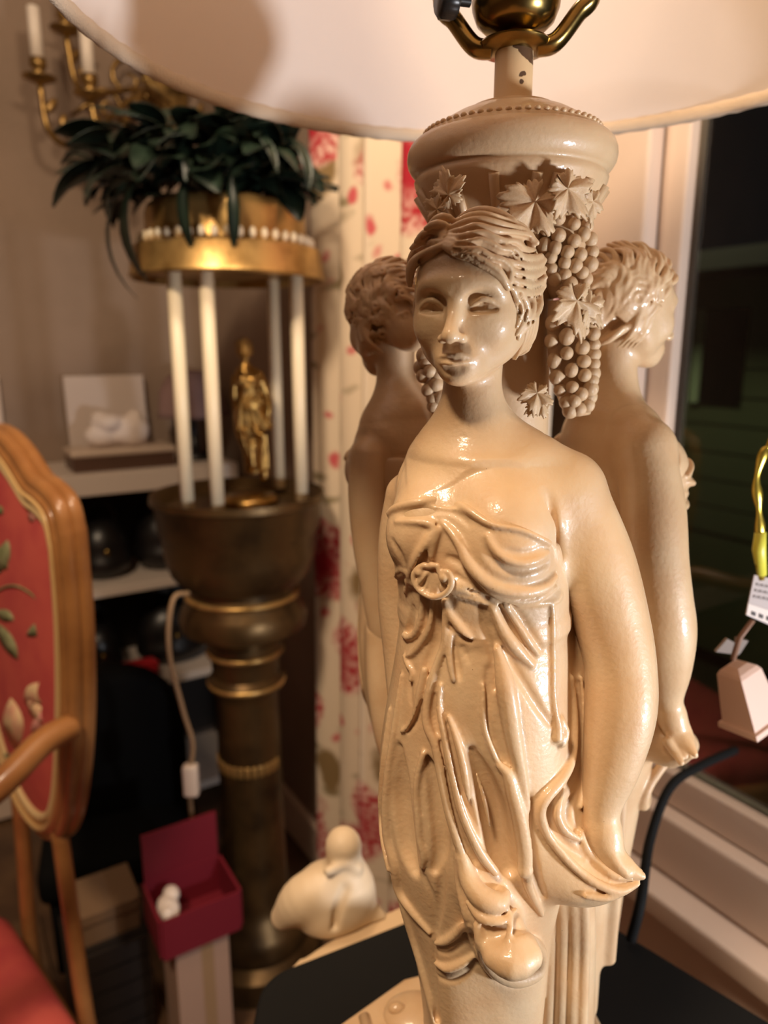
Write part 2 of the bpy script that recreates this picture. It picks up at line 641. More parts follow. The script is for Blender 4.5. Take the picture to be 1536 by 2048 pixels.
def head_field(fd):
    E = lambda c, r, mode='+', k=0.003: fd.ell(hp(*c), np.array(r) * 0.001, AXES, mode, k)
    T = lambda pts, r, mode='+', k=0.002, n=5: fd.tube([hp(*p) for p in pts], np.array(r) * 0.001 if hasattr(r, '__len__') else r * 0.001, mode, k, n)
    E((0, -5, 12), (23.5, 29.5, 25))                     # skull
    E((0, 8, 11), (20.5, 19.5, 16), k=0.006)             # forehead
    E((0, 5, -2), (21.6, 22.5, 22), k=0.007)             # face mass
    T([(0, 10, -12), (0, 16.0, -21.0)], [13.2, 7.6], k=0.005)   # jaw to chin
    E((0, 20.6, -25.6), (5.6, 5.2, 4.6), k=0.005)        # chin ball
    for s in (-1, 1):
        T([(s * 18, -4, -8), (s * 14.0, 5, -15.5), (s * 5, 13, -22.0)], [4.2, 4.4, 4.4], k=0.009)   # jaw line
        E((s * 12.0, 16.5, -6.5), (7.2, 6.4, 7.4), k=0.007)      # cheek
    E((0, 21.6, -19.0), (8.4, 5.2, 5.4), k=0.007)        # muzzle
    base = Field(); base.ops = list(fd.ops); base.band = 0.01

    def sy(x, z):                                        # how far forward the face lies at (x, z)
        y = np.arange(45, 0, -0.2)
        d = base.eval(np.array([hp(x, q, z) for q in y]))
        return y[np.argmax(d < 0)]

    def on(x, z, lift=0.0): return (x, sy(x, z) + lift, z)
    T([on(-13, 8.5, -1.6), on(-6, 9.4, -1.0), on(0, 9.0, -0.9), on(6, 9.4, -1.0), on(13, 8.5, -1.6)], 2.0, k=0.005)
    for s in (-1, 1):                                    # eye hollows
        y = sy(s * 10.6, 0.5)
        E((s * 10.4, y + 2.8, 2.6), (7.4, 5.4, 4.6), '-', 0.004)
        E((s * 5.6, sy(s * 5.6, 0) + 3.2, 0.8), (2.2, 4.6, 3.6), '-', 0.004)
    # nose
    yb = sy(0, 0)
    T([(0, yb - 2.2, 6), (0, yb + 0.6, -2), (0, yb + 5.2, -10.2)], [2.8, 2.4, 3.0], k=0.0035)
    E((0, yb + 5.0, -11.4), (3.2, 3.0, 2.5), k=0.002)
    for s in (-1, 1):
        E((s * 4.0, yb + 1.8, -11.9), (2.0, 3.2, 2.0), k=0.0018)
        E((s * 2.2, yb + 4.6, -14.1), (1.3, 1.9, 0.9), '-', 0.001)
    T([on(0, -15.4, 1.0), on(0, -16.8, 1.0)], 0.9, '-', 0.0015)
    # lids and eyes
    for s in (-1, 1):
        X = lambda x: s * x
        y0 = sy(s * 10.6, 0.0)
        cv = lambda x: y0 - 1.9 - 0.055 * (x - 9.0) ** 2 * (1.0 if x > 9 else 0.7)
        E((s * 10.6, y0 - 8.3, 0.0), (6.4, 6.0, 4.6), k=0.001)
        up = [(X(4.7), cv(4.7), -1.6), (X(7.0), cv(7.0) + 0.6, 1.5), (X(10.4), cv(10.4) + 1.1, 3.0), (X(13.8), cv(13.8) + 0.7, 1.9), (X(16.8), cv(16.8), -1.1)]
        T(up, [0.7, 1.1, 1.25, 1.1, 0.7], k=0.0006)
        lw = [(X(4.7), cv(4.7), -1.6), (X(7.4), cv(7.4) + 0.9, -3.0), (X(10.6), cv(10.6) + 1.2, -3.5), (X(13.8), cv(13.8) + 0.9, -2.7), (X(16.8), cv(16.8), -1.1)]
        T(lw, [0.6, 0.9, 0.95, 0.9, 0.6], k=0.0007)
        T([(X(6.2), cv(6.2) + 0.6, -1.2), (X(10.6), cv(10.6) + 0.9, -0.4), (X(15.0), cv(15.0) + 0.6, -0.9)], [1.0, 1.95, 1.0], '-', 0.0005)
        E((s * 10.6, y0 - 4.9, -0.4), (5.0, 2.3, 3.0), k=0.0004)
        E((s * 10.2, y0 - 2.5, -0.1), (1.2, 0.8, 1.2), '-', 0.0004)
        T([on(X(3.4), 5.6, -0.2), on(X(8), 8.0, -0.6), on(X(12.5), 8.2, -0.6), on(X(17.0), 5.0, -0.8)], [0.8, 1.1, 1.1, 0.8], k=0.004)
    # lips
    T([on(-7.0, -19.5, -0.4), on(-4.0, -18.6, 0.3), on(-1.4, -17.9, 0.8), on(0, -18.2, 0.7), on(1.4, -17.9, 0.8), on(4.0, -18.6, 0.3), on(7.0, -19.5, -0.4)],
      [0.6, 1.2, 1.4, 1.35, 1.4, 1.2, 0.6], k=0.0010)
    T([on(-5.8, -20.8, -0.2), on(-3.0, -21.4, 0.5), on(0, -21.7, 0.8), on(3.0, -21.4, 0.5), on(5.8, -20.8, -0.2)], [0.8, 1.4, 1.7, 1.4, 0.8], k=0.0010)
    T([on(-7.8, -19.7, 0.7), on(-4.0, -19.8, 1.6), on(0, -19.9, 2.1), on(4.0, -19.8, 1.6), on(7.8, -19.7, 0.7)], [0.45, 0.55, 0.6, 0.55, 0.45], '-', 0.0006)
    T([on(-2.6, -24.0, 1.0), on(0, -24.2, 0.9), on(2.6, -24.0, 1.0)], 1.2, '-', 0.003)
    for s in (-1, 1):
        E((s * 21.6, -5, -2), (3.0, 5.5, 8.0), k=0.003)      # ears
        E((s * 24.1, -4, -1), (1.7, 3.2, 5.2), '-', 0.0015)


def body_field():
    fd = Field()
    head_field(fd)
    # neck
    fd.tube([hp(0, -5, -14), G(943, 800, -0.003), G(940, 880, -0.006)], [0.0128, 0.0128, 0.0160], '+', 0.005, 10)
    # throat and shoulders
    ptube(fd, [(865, 935, -0.008, 52), (938, 905, -0.007, 66), (1030, 915, -0.008, 62), (1130, 965, -0.008, 62)], k=0.020)
    plof(fd, [(1250, 830, 1100, 0, 27), (1120, 800, 1125, 0.001, 30), (1020, 795, 1125, 0.001, 30), (960, 815, 1110, 0, 25), (920, 860, 1060, 0, 18)], k=0.020)
    fd.ell(G(845, 1040, 0.020), (0.0125, 0.013, 0.014), AXES, '+', 0.012)
    fd.ell(G(1010, 1062, 0.020), (0.0150, 0.014, 0.016), AXES, '+', 0.014)
    # her left arm (nearer the window)
    ptube(fd, [(1140, 990, -0.010, 72), (1188, 1120, -0.011, 78), (1222, 1240, -0.012, 74), (1240, 1330, -0.010, 70),
               (1240, 1420, -0.006, 70), (1224, 1520, -0.001, 57), (1204, 1610, 0.004, 38), (1206, 1670, 0.007, 34)], k=0.008)
    # hand, fingers gathering the cloth
    ptube(fd, [(1206, 1665, 0.007, 34), (1222, 1710, 0.009, 30), (1250, 1735, 0.010, 22), (1284, 1752, 0.010, 8)], k=0.004)
    for q in range(4):
        ptube(fd, [(1214 + q * 7, 1690 + q * 3, 0.012 - q * 0.004, 13), (1232 + q * 8, 1722 + q * 2, 0.014 - q * 0.004, 11), (1252 + q * 9, 1748 - q, 0.014 - q * 0.004, 8)], k=0.002)
    # her right arm
    ptube(fd, [(815, 990, -0.012, 44), (803, 1080, -0.014, 46), (800, 1200, -0.016, 44), (806, 1300, -0.016, 40), (812, 1400, -0.014, 36), (816, 1480, -0.010, 30)], k=0.006)
    # arm pit crease
    ptube(fd, [(1098, 985, 0.016, 5), (1103, 1040, 0.014, 7), (1112, 1110, 0.010, 8)], '-', 0.004)
    ptube(fd, [(800, 930, 0.004, 4), (792, 985, 0.006, 5), (788, 1040, 0.006, 6)], '-', 0.003)
    return fd


def A2(p): return [(740 + x / 3.84, 960 + y / 3.84) for x, y in p]
def B2(p): return [(740 + x / 3.84, 1340 + y / 3.84) for x, y in p]
def C2(p): return [(1020 + x / 3.94, 1340 + y / 3.94) for x, y in p]
def D2(p): return [(640 + x / 1.969, 1480 + y / 1.969) for x, y in p]


NECK = np.array(A2([(-200, 330), (150, 245), (220, 205), (330, 165), (470, 145), (600, 150), (700, 180), (770, 215), (850, 270), (930, 320), (1030, 345), (1140, 365), (1250, 405), (1375, 470), (1700, 600)]))


def neck_cut(P):
    zc = P[1] * CP - P[2] * SP
    px = 768 + P[0] / zc * FPX
    up = P[1] * SP + P[2] * CP
    py = 1024 - up / zc * FPX
    yn = np.interp(px, NECK[:, 0], NECK[:, 1])
    return ((yn - 4 - py) * zc / FPX * 0.8).astype(np.float32)


def gown_field():
    fd = Field()
    plof(fd, [(1230, 806, 1126, 0.000, 31), (1170, 800, 1128, 0.001, 33), (1110, 790, 1126, 0.001, 34), (1050, 786, 1116, 0.001, 33), (990, 790, 1112, 0.001, 31)], k=0.002)
    fd.ell(G(838, 1068, 0.021), (0.0140, 0.0150, 0.0165), AXES, '+', 0.008)
    fd.ell(G(1008, 1095, 0.022), (0.0180, 0.0160, 0.0185), AXES, '+', 0.010)
    fd.put(neck_cut, (-1, -1, -1), (1, 1, 1), '&', 0.0015)
    # skirt
    plof(fd, [(2160, 850, 1070, -0.004, 24), (2040, 852, 1075, -0.003, 25), (1930, 838, 1085, -0.002, 28), (1850, 815, 1090, -0.001, 30), (1780, 790, 1105, 0.000, 33),
              (1700, 772, 1120, 0.001, 36), (1600, 762, 1135, 0.001, 38), (1500, 765, 1135, 0.001, 38), (1400, 782, 1130, 0.001, 37), (1300, 800, 1126, 0.001, 35), (1215, 808, 1122, 0.000, 31)], k=0.006)
    # cloth hanging behind, between body and arm
    ptube(fd, [(1125, 1190, -0.016, 30), (1140, 1300, -0.016, 36), (1140, 1420, -0.014, 42), (1120, 1540, -0.008, 58), (1105, 1640, 0.000, 70)], k=0.006)
    # cloth gathered towards her left hand
    ptube(fd, [(1085, 1600, 0.004, 52), (1098, 1680, 0.008, 72), (1135, 1735, 0.010, 66), (1195, 1757, 0.010, 46), (1272, 1752, 0.009, 11)], k=0.010)
    # cloth from her right arm
    ptube(fd, [(806, 1420, -0.012, 34), (800, 1560, -0.010, 36), (806, 1680, -0.008, 34), (830, 1790, -0.004, 30)], k=0.008)
    # hanging tail of cloth at the front
    ptube(fd, [(930, 1700, 0.028, 26), (965, 1790, 0.034, 42), (1000, 1860, 0.037, 50), (1030, 1905, 0.038, 40)], k=0.006)
    ptube(fd, [(905, 1850, 0.016, 46), (915, 1960, 0.014, 52), (930, 2120, 0.012, 54)], k=0.010)       # knee and shin under cloth
    # pleats below the gathered cloth
    for i, x in enumerate((1098, 1122, 1146, 1166)):
        ptube(fd, [(x, 1790, -0.012 - 0.001 * i, 11), (x + 2, 1900, -0.012 - 0.001 * i, 11.5), (x - 6, 2150, -0.012 - 0.001 * i, 12)], k=0.001)
    ptube(fd, [(1120, 1740, -0.030, 62), (1130, 1860, -0.034, 60), (1125, 2170, -0.034, 58)], k=0.01)
    global gown_base_for_trace
    base = Field(); base.ops = list(fd.ops)
    gown_base_for_trace = base
    st = Strokes(base)
    # ---- bodice
    st.add(A2([(150, 255), (200, 215), (330, 178), (470, 160), (590, 165), (690, 195), (770, 240), (850, 295), (930, 340), (1030, 362), (1140, 380), (1250, 420), (1375, 485)]), [8, 10, 10, 10, 9, 8, 6, 6, 7], 2)
    st.add(A2([(250, 275), (400, 245), (560, 235), (680, 270), (760, 340)]), [4, 6, 7, 6, 3], 2, '-')
    st.add(A2([(200, 320), (320, 320), (430, 330), (500, 370), (440, 480), (360, 600), (320, 700), (300, 800)]), [5, 7, 9, 10, 12, 10, 8, 4], -2)
    st.add(A2([(505, 345), (470, 430), (440, 510), (400, 590), (360, 690)]), [3, 6, 8, 8, 4], 3, '-')
    st.add(A2([(530, 390), (490, 480), (470, 560), (480, 620)]), [6, 8, 8, 4], 0)
    st.add(A2([(560, 330), (640, 420), (700, 520), (740, 620), (820, 720), (920, 800), (1050, 850), (1200, 860), (1340, 820), (1415, 750)]), [5, 9, 10, 11, 12, 13, 14, 14, 13, 9], 0)
    st.add(A2([(840, 760), (920, 850), (1010, 905), (1130, 935), (1260, 925), (1360, 870), (1425, 820)]), [5, 7, 7, 7, 7, 7, 5], 3)
    st.add(A2([(600, 600), (680, 640), (760, 740), (840, 800)]), [8, 10, 9, 4], 5, '-')
    st.add(A2([(860, 480), (920, 600), (1030, 680), (1150, 705), (1270, 690), (1375, 640)]), [4, 9, 11, 11, 9, 6], 4, '-')
    st.add(A2([(900, 430), (960, 540), (1060, 615), (1180, 640), (1290, 610), (1370, 560)]), [5, 8, 9, 9, 8, 5], -1)
    st.add(A2([(1060, 540), (1150, 565), (1250, 555), (1320, 520)]), [4, 6, 6, 3], 3, '-')
    st.add(A2([(205, 740), (230, 690), (290, 700), (300, 780), (270, 860)]), [6, 8, 8, 7, 5], 0)
    st.add(A2([(255, 790), (265, 740)]), [8, 5], 5, '-')
    st.add(A2([(170, 470), (220, 560), (250, 640)]), [5, 8, 6], 3, '-')
    # ---- belt
    st.add(A2([(300, 760), (420, 800), (620, 800), (760, 830), (900, 890), (1060, 930), (1250, 930), (1440, 890)]), [10, 16, 20, 16, 10, 7, 8, 10], -15)
    st.add(A2([(640, 880), (760, 910), (900, 950), (1060, 970), (1250, 960), (1450, 930)]), [4, 4, 4, 4, 4, 4], 2)
    st.add(A2([(660, 730), (760, 790), (860, 850)]), [3, 3, 2], 2, '-')
    st.add(A2([(670, 800), (780, 850), (900, 905)]), [3, 3, 2], 2, '-')
    # ---- upper skirt folds
    st.add(A2([(330, 980), (310, 1060), (300, 1150), (270, 1190)]), [5, 9, 10, 6], 2, '-')
    st.add(A2([(400, 880), (400, 1000), (380, 1110), (340, 1190), (280, 1210), (255, 1190)]), [5, 7, 7, 7, 7, 5], 3)
    st.add(A2([(440, 980), (445, 1100), (420, 1210), (370, 1290), (330, 1330)]), [4, 6, 6, 5, 3], 3, '-')
    st.add(A2([(475, 910), (480, 1020), (455, 1140), (400, 1240), (340, 1320), (290, 1350)]), [5, 7, 8, 8, 7, 5], 2)
    st.add(A2([(520, 930), (525, 1100), (500, 1260), (440, 1400), (400, 1536)]), [5, 10, 12, 12, 9], 4, '-')
    st.add(A2([(570, 930), (580, 1100), (570, 1260), (520, 1400), (480, 1536)]), [5, 8, 8, 8, 7], 1)
    st.add(A2([(580, 930), (620, 1040), (670, 1110), (720, 1170), (770, 1215)]), [5, 8, 9, 8, 5], 0)
    st.add(A2([(690, 1190), (740, 1225), (770, 1235)]), [4, 6, 4], 3, '-')
    st.add(A2([(645, 1220), (650, 1350), (670, 1470), (680, 1530)]), [4, 8, 9, 5], 3, '-')
    st.add(A2([(710, 1290), (740, 1350), (755, 1390)]), [5, 7, 4], 3, '-')
    st.add(A2([(620, 1180), (610, 1300), (620, 1420), (640, 1536)]), [5, 7, 7, 5], 1)
    st.add(A2([(850, 980), (880, 1150), (930, 1300), (960, 1450), (975, 1600)]), [5, 8, 9, 10, 10], 4, '-')
    st.add(A2([(1000, 970), (1080, 1110), (1170, 1240), (1260, 1380)]), [5, 8, 8, 4], 4, '-')
    st.add(A2([(1090, 970), (1170, 1080), (1250, 1200), (1320, 1310)]), [5, 8, 8, 4], 4, '-')
    st.add(A2([(1040, 970), (1130, 1100), (1210, 1230), (1290, 1340)]), [5, 8, 8, 4], 0)
    st.add(A2([(940, 980), (1020, 1150), (1110, 1280), (1240, 1420)]), [7, 12, 13, 7], -1)
    st.add(A2([(1020, 1290), (1090, 1420), (1180, 1560), (1300, 1750), (1390, 1880)]), [5, 10, 10, 9, 5], 5, '-')
    # right-hand edge of the apron with its tassel
    st.add(A2([(1400, 960), (1405, 1100), (1405, 1300), (1408, 1500)]) + B2([(1410, 200), (1425, 330), (1440, 420), (1440, 520)]), [5, 6, 6, 6, 6, 7, 9, 11], 2)
    st.add(B2([(1470, 380), (1495, 480), (1470, 560)]), [7, 10, 10], 0)
    # ---- long folds
    st.add(A2([(975, 1300), (1010, 1430)]) + B2([(1040, 120), (1070, 300), (1100, 500), (1140, 700), (1175, 880), (1200, 1060), (1205, 1240)]), [8, 14, 19, 19, 17, 14, 11, 9, 5], 4)
    st.add(B2([(910, 0), (905, 200), (900, 380), (940, 520), (990, 640), (1030, 740)]), [8, 9, 8, 8, 7, 4], 4, '-')
    st.add(B2([(870, 120), (870, 330), (890, 480), (950, 640), (1010, 760)]), [4, 6, 6, 6, 4], 1)
    st.add(B2([(1000, 740), (1060, 800), (1100, 950), (1140, 1100), (1170, 1250), (1190, 1400), (1190, 1536)]) + D2([(815, 480), (820, 560), (845, 630), (875, 690)]), [6, 11, 13, 14, 15, 15, 15, 13, 10, 7, 4], 6)
    st.add(B2([(1090, 760), (1140, 920), (1180, 1060), (1200, 1170)]), [4, 6, 6, 3], 5, '-')
    st.add(B2([(780, 620), (860, 800), (920, 1000), (960, 1200), (1000, 1400), (1060, 1536)]), [8, 18, 24, 26, 24, 16], -12, '-')
    st.add(B2([(820, 800), (880, 1000), (920, 1200)]), [3, 5, 3], -10)
    # central double ridge
    st.add(A2([(500, 1440)]) + B2([(480, 60), (440, 250), (440, 420), (500, 560), (530, 700), (560, 880), (600, 1060), (650, 1230), (700, 1380), (760, 1536)]), [5, 8, 9, 10, 10, 10, 10, 10, 10, 10, 9], 3)
    st.add(B2([(540, 120), (530, 300), (570, 480), (610, 680), (650, 860), (700, 1060), (770, 1240), (860, 1420), (960, 1550)]), [4, 6, 8, 9, 9, 10, 10, 10, 8], 4)
    st.add(B2([(600, 360), (660, 520), (710, 700), (740, 880), (755, 1030)]), [4, 7, 8, 8, 4], 4)
    st.add(B2([(500, 200), (495, 350), (510, 480)]), [4, 8, 3], 4, '-')
    st.add(B2([(540, 560), (560, 760), (600, 960), (660, 1180), (720, 1340), (800, 1480)]), [4, 5, 5, 6, 6, 6], 3, '-')
    st.add(B2([(600, 420), (640, 640), (690, 860), (740, 1040), (800, 1200), (880, 1380)]), [3, 6, 8, 8, 7, 4], 4, '-')
    # pocket left of the centre
    st.add(B2([(430, 660), (470, 760), (500, 900), (520, 1080), (540, 1250), (540, 1400), (500, 1536)]), [6, 13, 17, 18, 17, 15, 8], -12, '-')
    st.add(B2([(410, 640), (370, 800), (355, 960), (370, 1150), (380, 1300), (410, 1420), (400, 1510)]), [6, 7, 7, 7, 7, 7, 5], 2)
    # left panel hollow and its outer ridge
    st.add(B2([(230, 600), (240, 800), (240, 1000), (260, 1200), (290, 1400), (340, 1536)]), [7, 18, 24, 24, 20, 10], -12, '-')
    st.add(B2([(240, 40), (215, 250), (180, 500), (150, 700), (130, 900), (125, 1100), (140, 1300), (190, 1500)]) + D2([(310, 590), (360, 670), (430, 760)]), [4, 6, 7, 8, 9, 10, 10, 10, 9, 8, 4], 3)
    st.add(B2([(150, 300), (110, 600), (85, 850), (80, 1050), (95, 1300), (140, 1536)]), [4, 5, 5, 5, 5, 4], 2)
    st.add(B2([(200, 300), (150, 550), (115, 800), (105, 1050), (120, 1300)]), [3, 4, 4, 4, 3], 2, '-')
    st.add(B2([(240, 470), (300, 440), (350, 330), (380, 180), (420, 0)]), [4, 6, 7, 8, 8], 2)
    st.add(B2([(290, 480), (360, 380), (400, 250)]), [3, 7, 4], 4, '-')
    st.add(B2([(330, 0), (300, 120), (310, 250)]), [5, 7, 4], 4, '-')
    st.add(A2([(260, 1350), (290, 1420), (330, 1480), (310, 1536)]), [4, 6, 6, 5], 2)
    # lower left: skirt edges running in to the knee
    st.add(D2([(300, 560), (340, 700), (390, 860), (430, 1010), (460, 1119)]), [6, 7, 7, 7, 7], 2)
    st.add(D2([(410, 540), (440, 620), (450, 740), (450, 900), (460, 1100)]), [4, 6, 5, 5, 5], 2, '-')
    st.add(D2([(500, 420), (480, 520), (470, 640), (455, 760)]), [5, 9, 9, 5], 4, '-')
    st.add(D2([(540, 440), (545, 560), (580, 700), (620, 830), (680, 930)]), [5, 7, 8, 7, 5], 3)
    st.add(D2([(455, 800), (500, 790), (560, 740), (590, 730)]), [4, 7, 7, 4], 2)
    st.add(D2([(455, 880), (500, 900), (560, 880), (605, 850)]), [4, 7, 7, 4], 2)
    st.add(D2([(455, 930), (510, 955), (570, 930), (605, 890)]), [3, 5, 5, 3], 2, '-')
    st.add(D2([(455, 830), (500, 845), (570, 800)]), [3, 5, 3], 2, '-')
    # hanging tail: rolled lobes
    st.add(D2([(560, 470), (590, 560), (640, 620), (700, 640), (725, 610)]), [10, 17, 20, 18, 12], 8)
    st.add(D2([(585, 640), (640, 700), (720, 715), (770, 670)]), [6, 10, 9, 5], 8)
    st.add(D2([(640, 700), (690, 740), (750, 710), (785, 680)]), [5, 9, 8, 5], 16, '-')
    st.add(D2([(620, 730), (640, 830), (690, 905), (770, 940), (850, 910), (868, 840), (820, 790), (760, 800)]), [8, 11, 13, 14, 14, 12, 12, 12], 6)
    st.add(D2([(690, 850), (760, 870), (820, 850)]), [22, 30, 24], 4)
    st.add(D2([(735, 650), (750, 720), (740, 790)]), [4, 6, 5], 12)
    st.add(D2([(620, 860), (690, 945), (780, 975), (860, 940)]), [3, 4, 4, 3], 2, '-')
    # folds towards the left hand
    st.add(C2([(480, 60), (500, 300), (500, 560), (470, 740), (390, 880), (280, 1010), (240, 1120), (290, 1280), (400, 1430), (520, 1560), (680, 1680), (850, 1740), (1000, 1690)]), [6, 8, 9, 10, 11, 11, 10, 9, 9, 8, 8, 7, 4], 4)
    st.add(C2([(560, 60), (580, 350), (600, 640), (600, 860), (560, 1080)]), [4, 6, 6, 6, 4], 4)
    st.add(C2([(530, 100), (545, 400), (550, 640), (500, 850), (390, 1000)]), [4, 5, 6, 6, 4], 2, '-')
    st.add(C2([(420, 950), (380, 1050), (370, 1150), (430, 1260), (540, 1330)]), [5, 9, 10, 9, 5], 6)
    st.add(C2([(530, 960), (480, 1040), (460, 1130), (480, 1230), (540, 1290)]), [4, 8, 9, 8, 4], 7, '-')
    st.add(C2([(330, 1080), (310, 1180), (360, 1300), (460, 1400), (580, 1480)]), [4, 8, 9, 9, 6], 6, '-')
    st.add(C2([(560, 1280), (600, 1400), (700, 1520), (820, 1620), (960, 1640)]), [7, 8, 8, 7, 4], 2)
    st.add(C2([(160, 1000), (140, 1200), (160, 1400), (190, 1600), (260, 1800)]), [6, 10, 12, 10, 6], 5, '-')
    st.add(C2([(600, 1780), (760, 1790), (900, 1740), (1010, 1680)]), [6, 8, 7, 4], 2)
    st.add(C2([(700, 1735), (830, 1775), (950, 1725)]), [3, 4, 3], 2, '-')
    st.apply(fd)
    return fd


def slerp(a, b, t):
    a = a / np.linalg.norm(a); b = b / np.linalg.norm(b)
    w = math.acos(max(-1, min(1, a @ b)))
    if w < 1e-4: return a
    return (math.sin((1 - t) * w) * a + math.sin(t * w) * b) / math.sin(w)


HAIR_C = np.array([0, -4.0, 11.5])
HAIR_R = np.array([26.0, 32.5, 27.5])


def on_hair(d, lift=0.0):
    d = d / np.linalg.norm(d)
    r = 1.0 / math.sqrt(((d / HAIR_R) ** 2).sum())
    return HAIR_C + d * (r + lift)


def hair_field(style):
    fd = Field()
    r_ = np.random.default_rng({'waves': 3, 'curls': 5, 'swirl': 9}[style])
    fd.ell(hp(*HAIR_C), (HAIR_R - 1.5) * 0.001, AXES, '+', 0.002)
    # opening for the face
    fd.ell(hp(0, 30, -10), np.array([21.5, 26, 33.5]) * 0.001, AXES, '-', 0.002)
    fd.ell(hp(0, 10, -30), np.array([40, 34, 24.0]) * 0.001, AXES, '-', 0.002)
    T = lambda pts, r, mode='+', k=0.0012, n=3: fd.tube([hp(*p) for p in pts], np.array(r) * 0.001 if hasattr(r, '__len__') else r * 0.001, mode, k, n)
    # locks combed from the parting to behind the ears
    for s in (-1, 1):
        N = 19
        for i in range(N):
            u = i / (N - 1)
            if style == 'waves' and u < 0.42: continue                 # the front is dressed lock by lock below
            al = math.radians(36 + u * 158)                     # along the parting, forehead to crown
            a = np.array([s * 0.03, math.cos(al), math.sin(al)])
            b = np.array([s * (0.92 - 0.55 * u), -0.10 - 0.80 * u, -0.22 - 0.36 * u])
            m = np.array([s * 0.88, 0.66 - 1.39 * u, 0.58 - 0.16 * u])
            pts = []; rad = []
            ph = 0.5 * i + r_.uniform(-0.9, 0.9); amp = r_.uniform(0.05, 0.075) * min(1.0, 0.25 + 0.25 * i); fr = r_.uniform(2.0, 2.6)
            for q in range(15):
                t = q / 14
                c = slerp(slerp(a, m, t), slerp(m, b, t), t)
                up = np.cross(c, np.array([0, 0, 1.0]) if abs(c[2]) < 0.9 else np.array([0, 1.0, 0]))
                tang = slerp(slerp(a, m, min(1, t + 0.05)), slerp(m, b, min(1, t + 0.05)), min(1, t + 0.05)) - c
                sd = np.cross(c, tang); sd = sd / (np.linalg.norm(sd) + 1e-9)
                c = c + sd * amp * math.sin(ph + t * fr * 6.28) * (0.3 + 0.7 * math.sin(math.pi * min(1, t * 1.15)))
                pts.append(on_hair(c, 0.7 + 1.3 * math.sin(ph * 2 + t * fr * 6.28)))
                rad.append((1.0 + 0.8 * math.sin(math.pi * (0.12 + 0.85 * t))) * r_.uniform(0.9, 1.1))
            T(pts, rad, n=2, k=0.0006)
        # the roll that frames the face
        fr_ = [(s * 0.5, 26.5, 23.0), (s * 6, 25.4, 23.6), (s * 12, 22.5, 20.8), (s * 17.5, 16.0, 17.0), (s * 21.5, 9.5, 11.0), (s * 23.8, 3.0, 4.0), (s * 24.5, -3.0, -3.0), (s * 23.0, -7, -12.0)]
        C = crom(fr_, 5)
        for q in range(0 if style == 'waves' else 3):
            pts = []
            for j, c in enumerate(C):
                w = math.sin(j * 0.75 + q * 2.1)
                pts.append((c[0] + s * 0.5 * w, c[1] - q * 2.4 + 0.9 * w, c[2] + q * 2.1 + 1.0 * math.cos(j * 0.7 + q * 2.4)))
            T(pts, [1.7 + 0.5 * math.sin(j * 0.75 + q * 1.7) for j in range(len(C))], n=2, k=0.0006)
        # loose locks in front of and below the ear
        for q in range(4):
            T([(s * (23.0 + 0.7 * q), 3 - 3.8 * q, 4), (s * (23.2 + 0.5 * q), 1 - 3.6 * q, -5), (s * (21.4 + 0.4 * q), -2 - 3.4 * q, -13), (s * (18.0 - q), -6 - 2.8 * q, -20)], [1.5, 1.9, 1.5, 0.6], n=3)
    if style == 'waves':
        H2 = lambda q: [(780 + x / 4.6545, 400 + y / 4.6545) for x, y in q]
        base = Field(); base.ops = list(fd.ops)
        fd.tube([hp(-23.5, 2, 4), hp(-24.0, 0, -4), hp(-22.5, -3, -12)], 0.0022, '+', 0.001)
        head_field(base)
        base.ell(hp(0, -24, -7), np.array([16, 13, 14]) * 0.001, AXES, '+', 0.006)
        st = Strokes(base)
        locks = [
            # left of the parting
            ([(495, 425), (430, 455), (330, 510), (250, 560), (200, 620), (185, 700), (185, 790)], 10),
            ([(490, 385), (400, 400), (300, 440), (235, 490), (195, 570), (180, 660)], 9),
            ([(500, 345), (430, 325), (350, 345), (270, 395), (200, 450)], 8),
            ([(520, 310), (450, 280), (370, 290), (300, 330), (240, 390)], 8),
            ([(560, 260), (480, 225), (400, 230), (330, 270)], 8),
            ([(600, 200), (530, 160), (450, 170), (380, 210)], 8),
            # right of the parting, wave under wave
            ([(515, 440), (600, 485), (700, 510), (790, 535), (880, 590), (980, 650), (1050, 730), (1100, 820)], 11),
            ([(515, 405), (600, 440), (720, 470), (830, 485), (930, 545), (1040, 575), (1110, 640), (1125, 760)], 10),
            ([(525, 370), (620, 395), (730, 405), (840, 385), (940, 420), (1030, 470), (1120, 480), (1190, 560)], 9),
            ([(540, 335), (640, 345), (760, 330), (880, 320), (980, 370), (1070, 400), (1160, 400), (1250, 460), (1340, 470)], 9),
            ([(560, 300), (680, 280), (800, 250), (930, 285), (1050, 310), (1180, 320), (1290, 340), (1370, 400)], 9),
            ([(590, 245), (710, 205), (850, 195), (990, 230), (1120, 265), (1240, 285), (1320, 330)], 9),
            ([(620, 195), (740, 150), (880, 145), (1020, 185), (1150, 230), (1260, 290)], 8),
            ([(660, 150), (780, 105), (910, 100), (1040, 135), (1160, 190)], 8),
            ([(1060, 440), (1150, 470), (1220, 540), (1320, 550), (1410, 520)], 9),
            ([(1090, 560), (1180, 610), (1290, 630), (1390, 600), (1440, 560)], 9),
            ([(1130, 650), (1210, 700), (1310, 705), (1390, 670), (1440, 640)], 9),
            ([(1140, 740), (1220, 785), (1320, 800), (1400, 760), (1445, 720)], 9),
            ([(1130, 820), (1190, 850), (1290, 870), (1380, 850), (1440, 800)], 8),
            ([(1150, 850), (1200, 960), (1215, 1060), (1180, 1180)], 8),
            ([(1220, 870), (1270, 980), (1250, 1110), (1180, 1250)], 8),
            ([(1310, 890), (1330, 1000), (1280, 1130), (1195, 1290)], 8),
            ([(1400, 870), (1390, 990), (1320, 1120), (1240, 1230)], 8)]
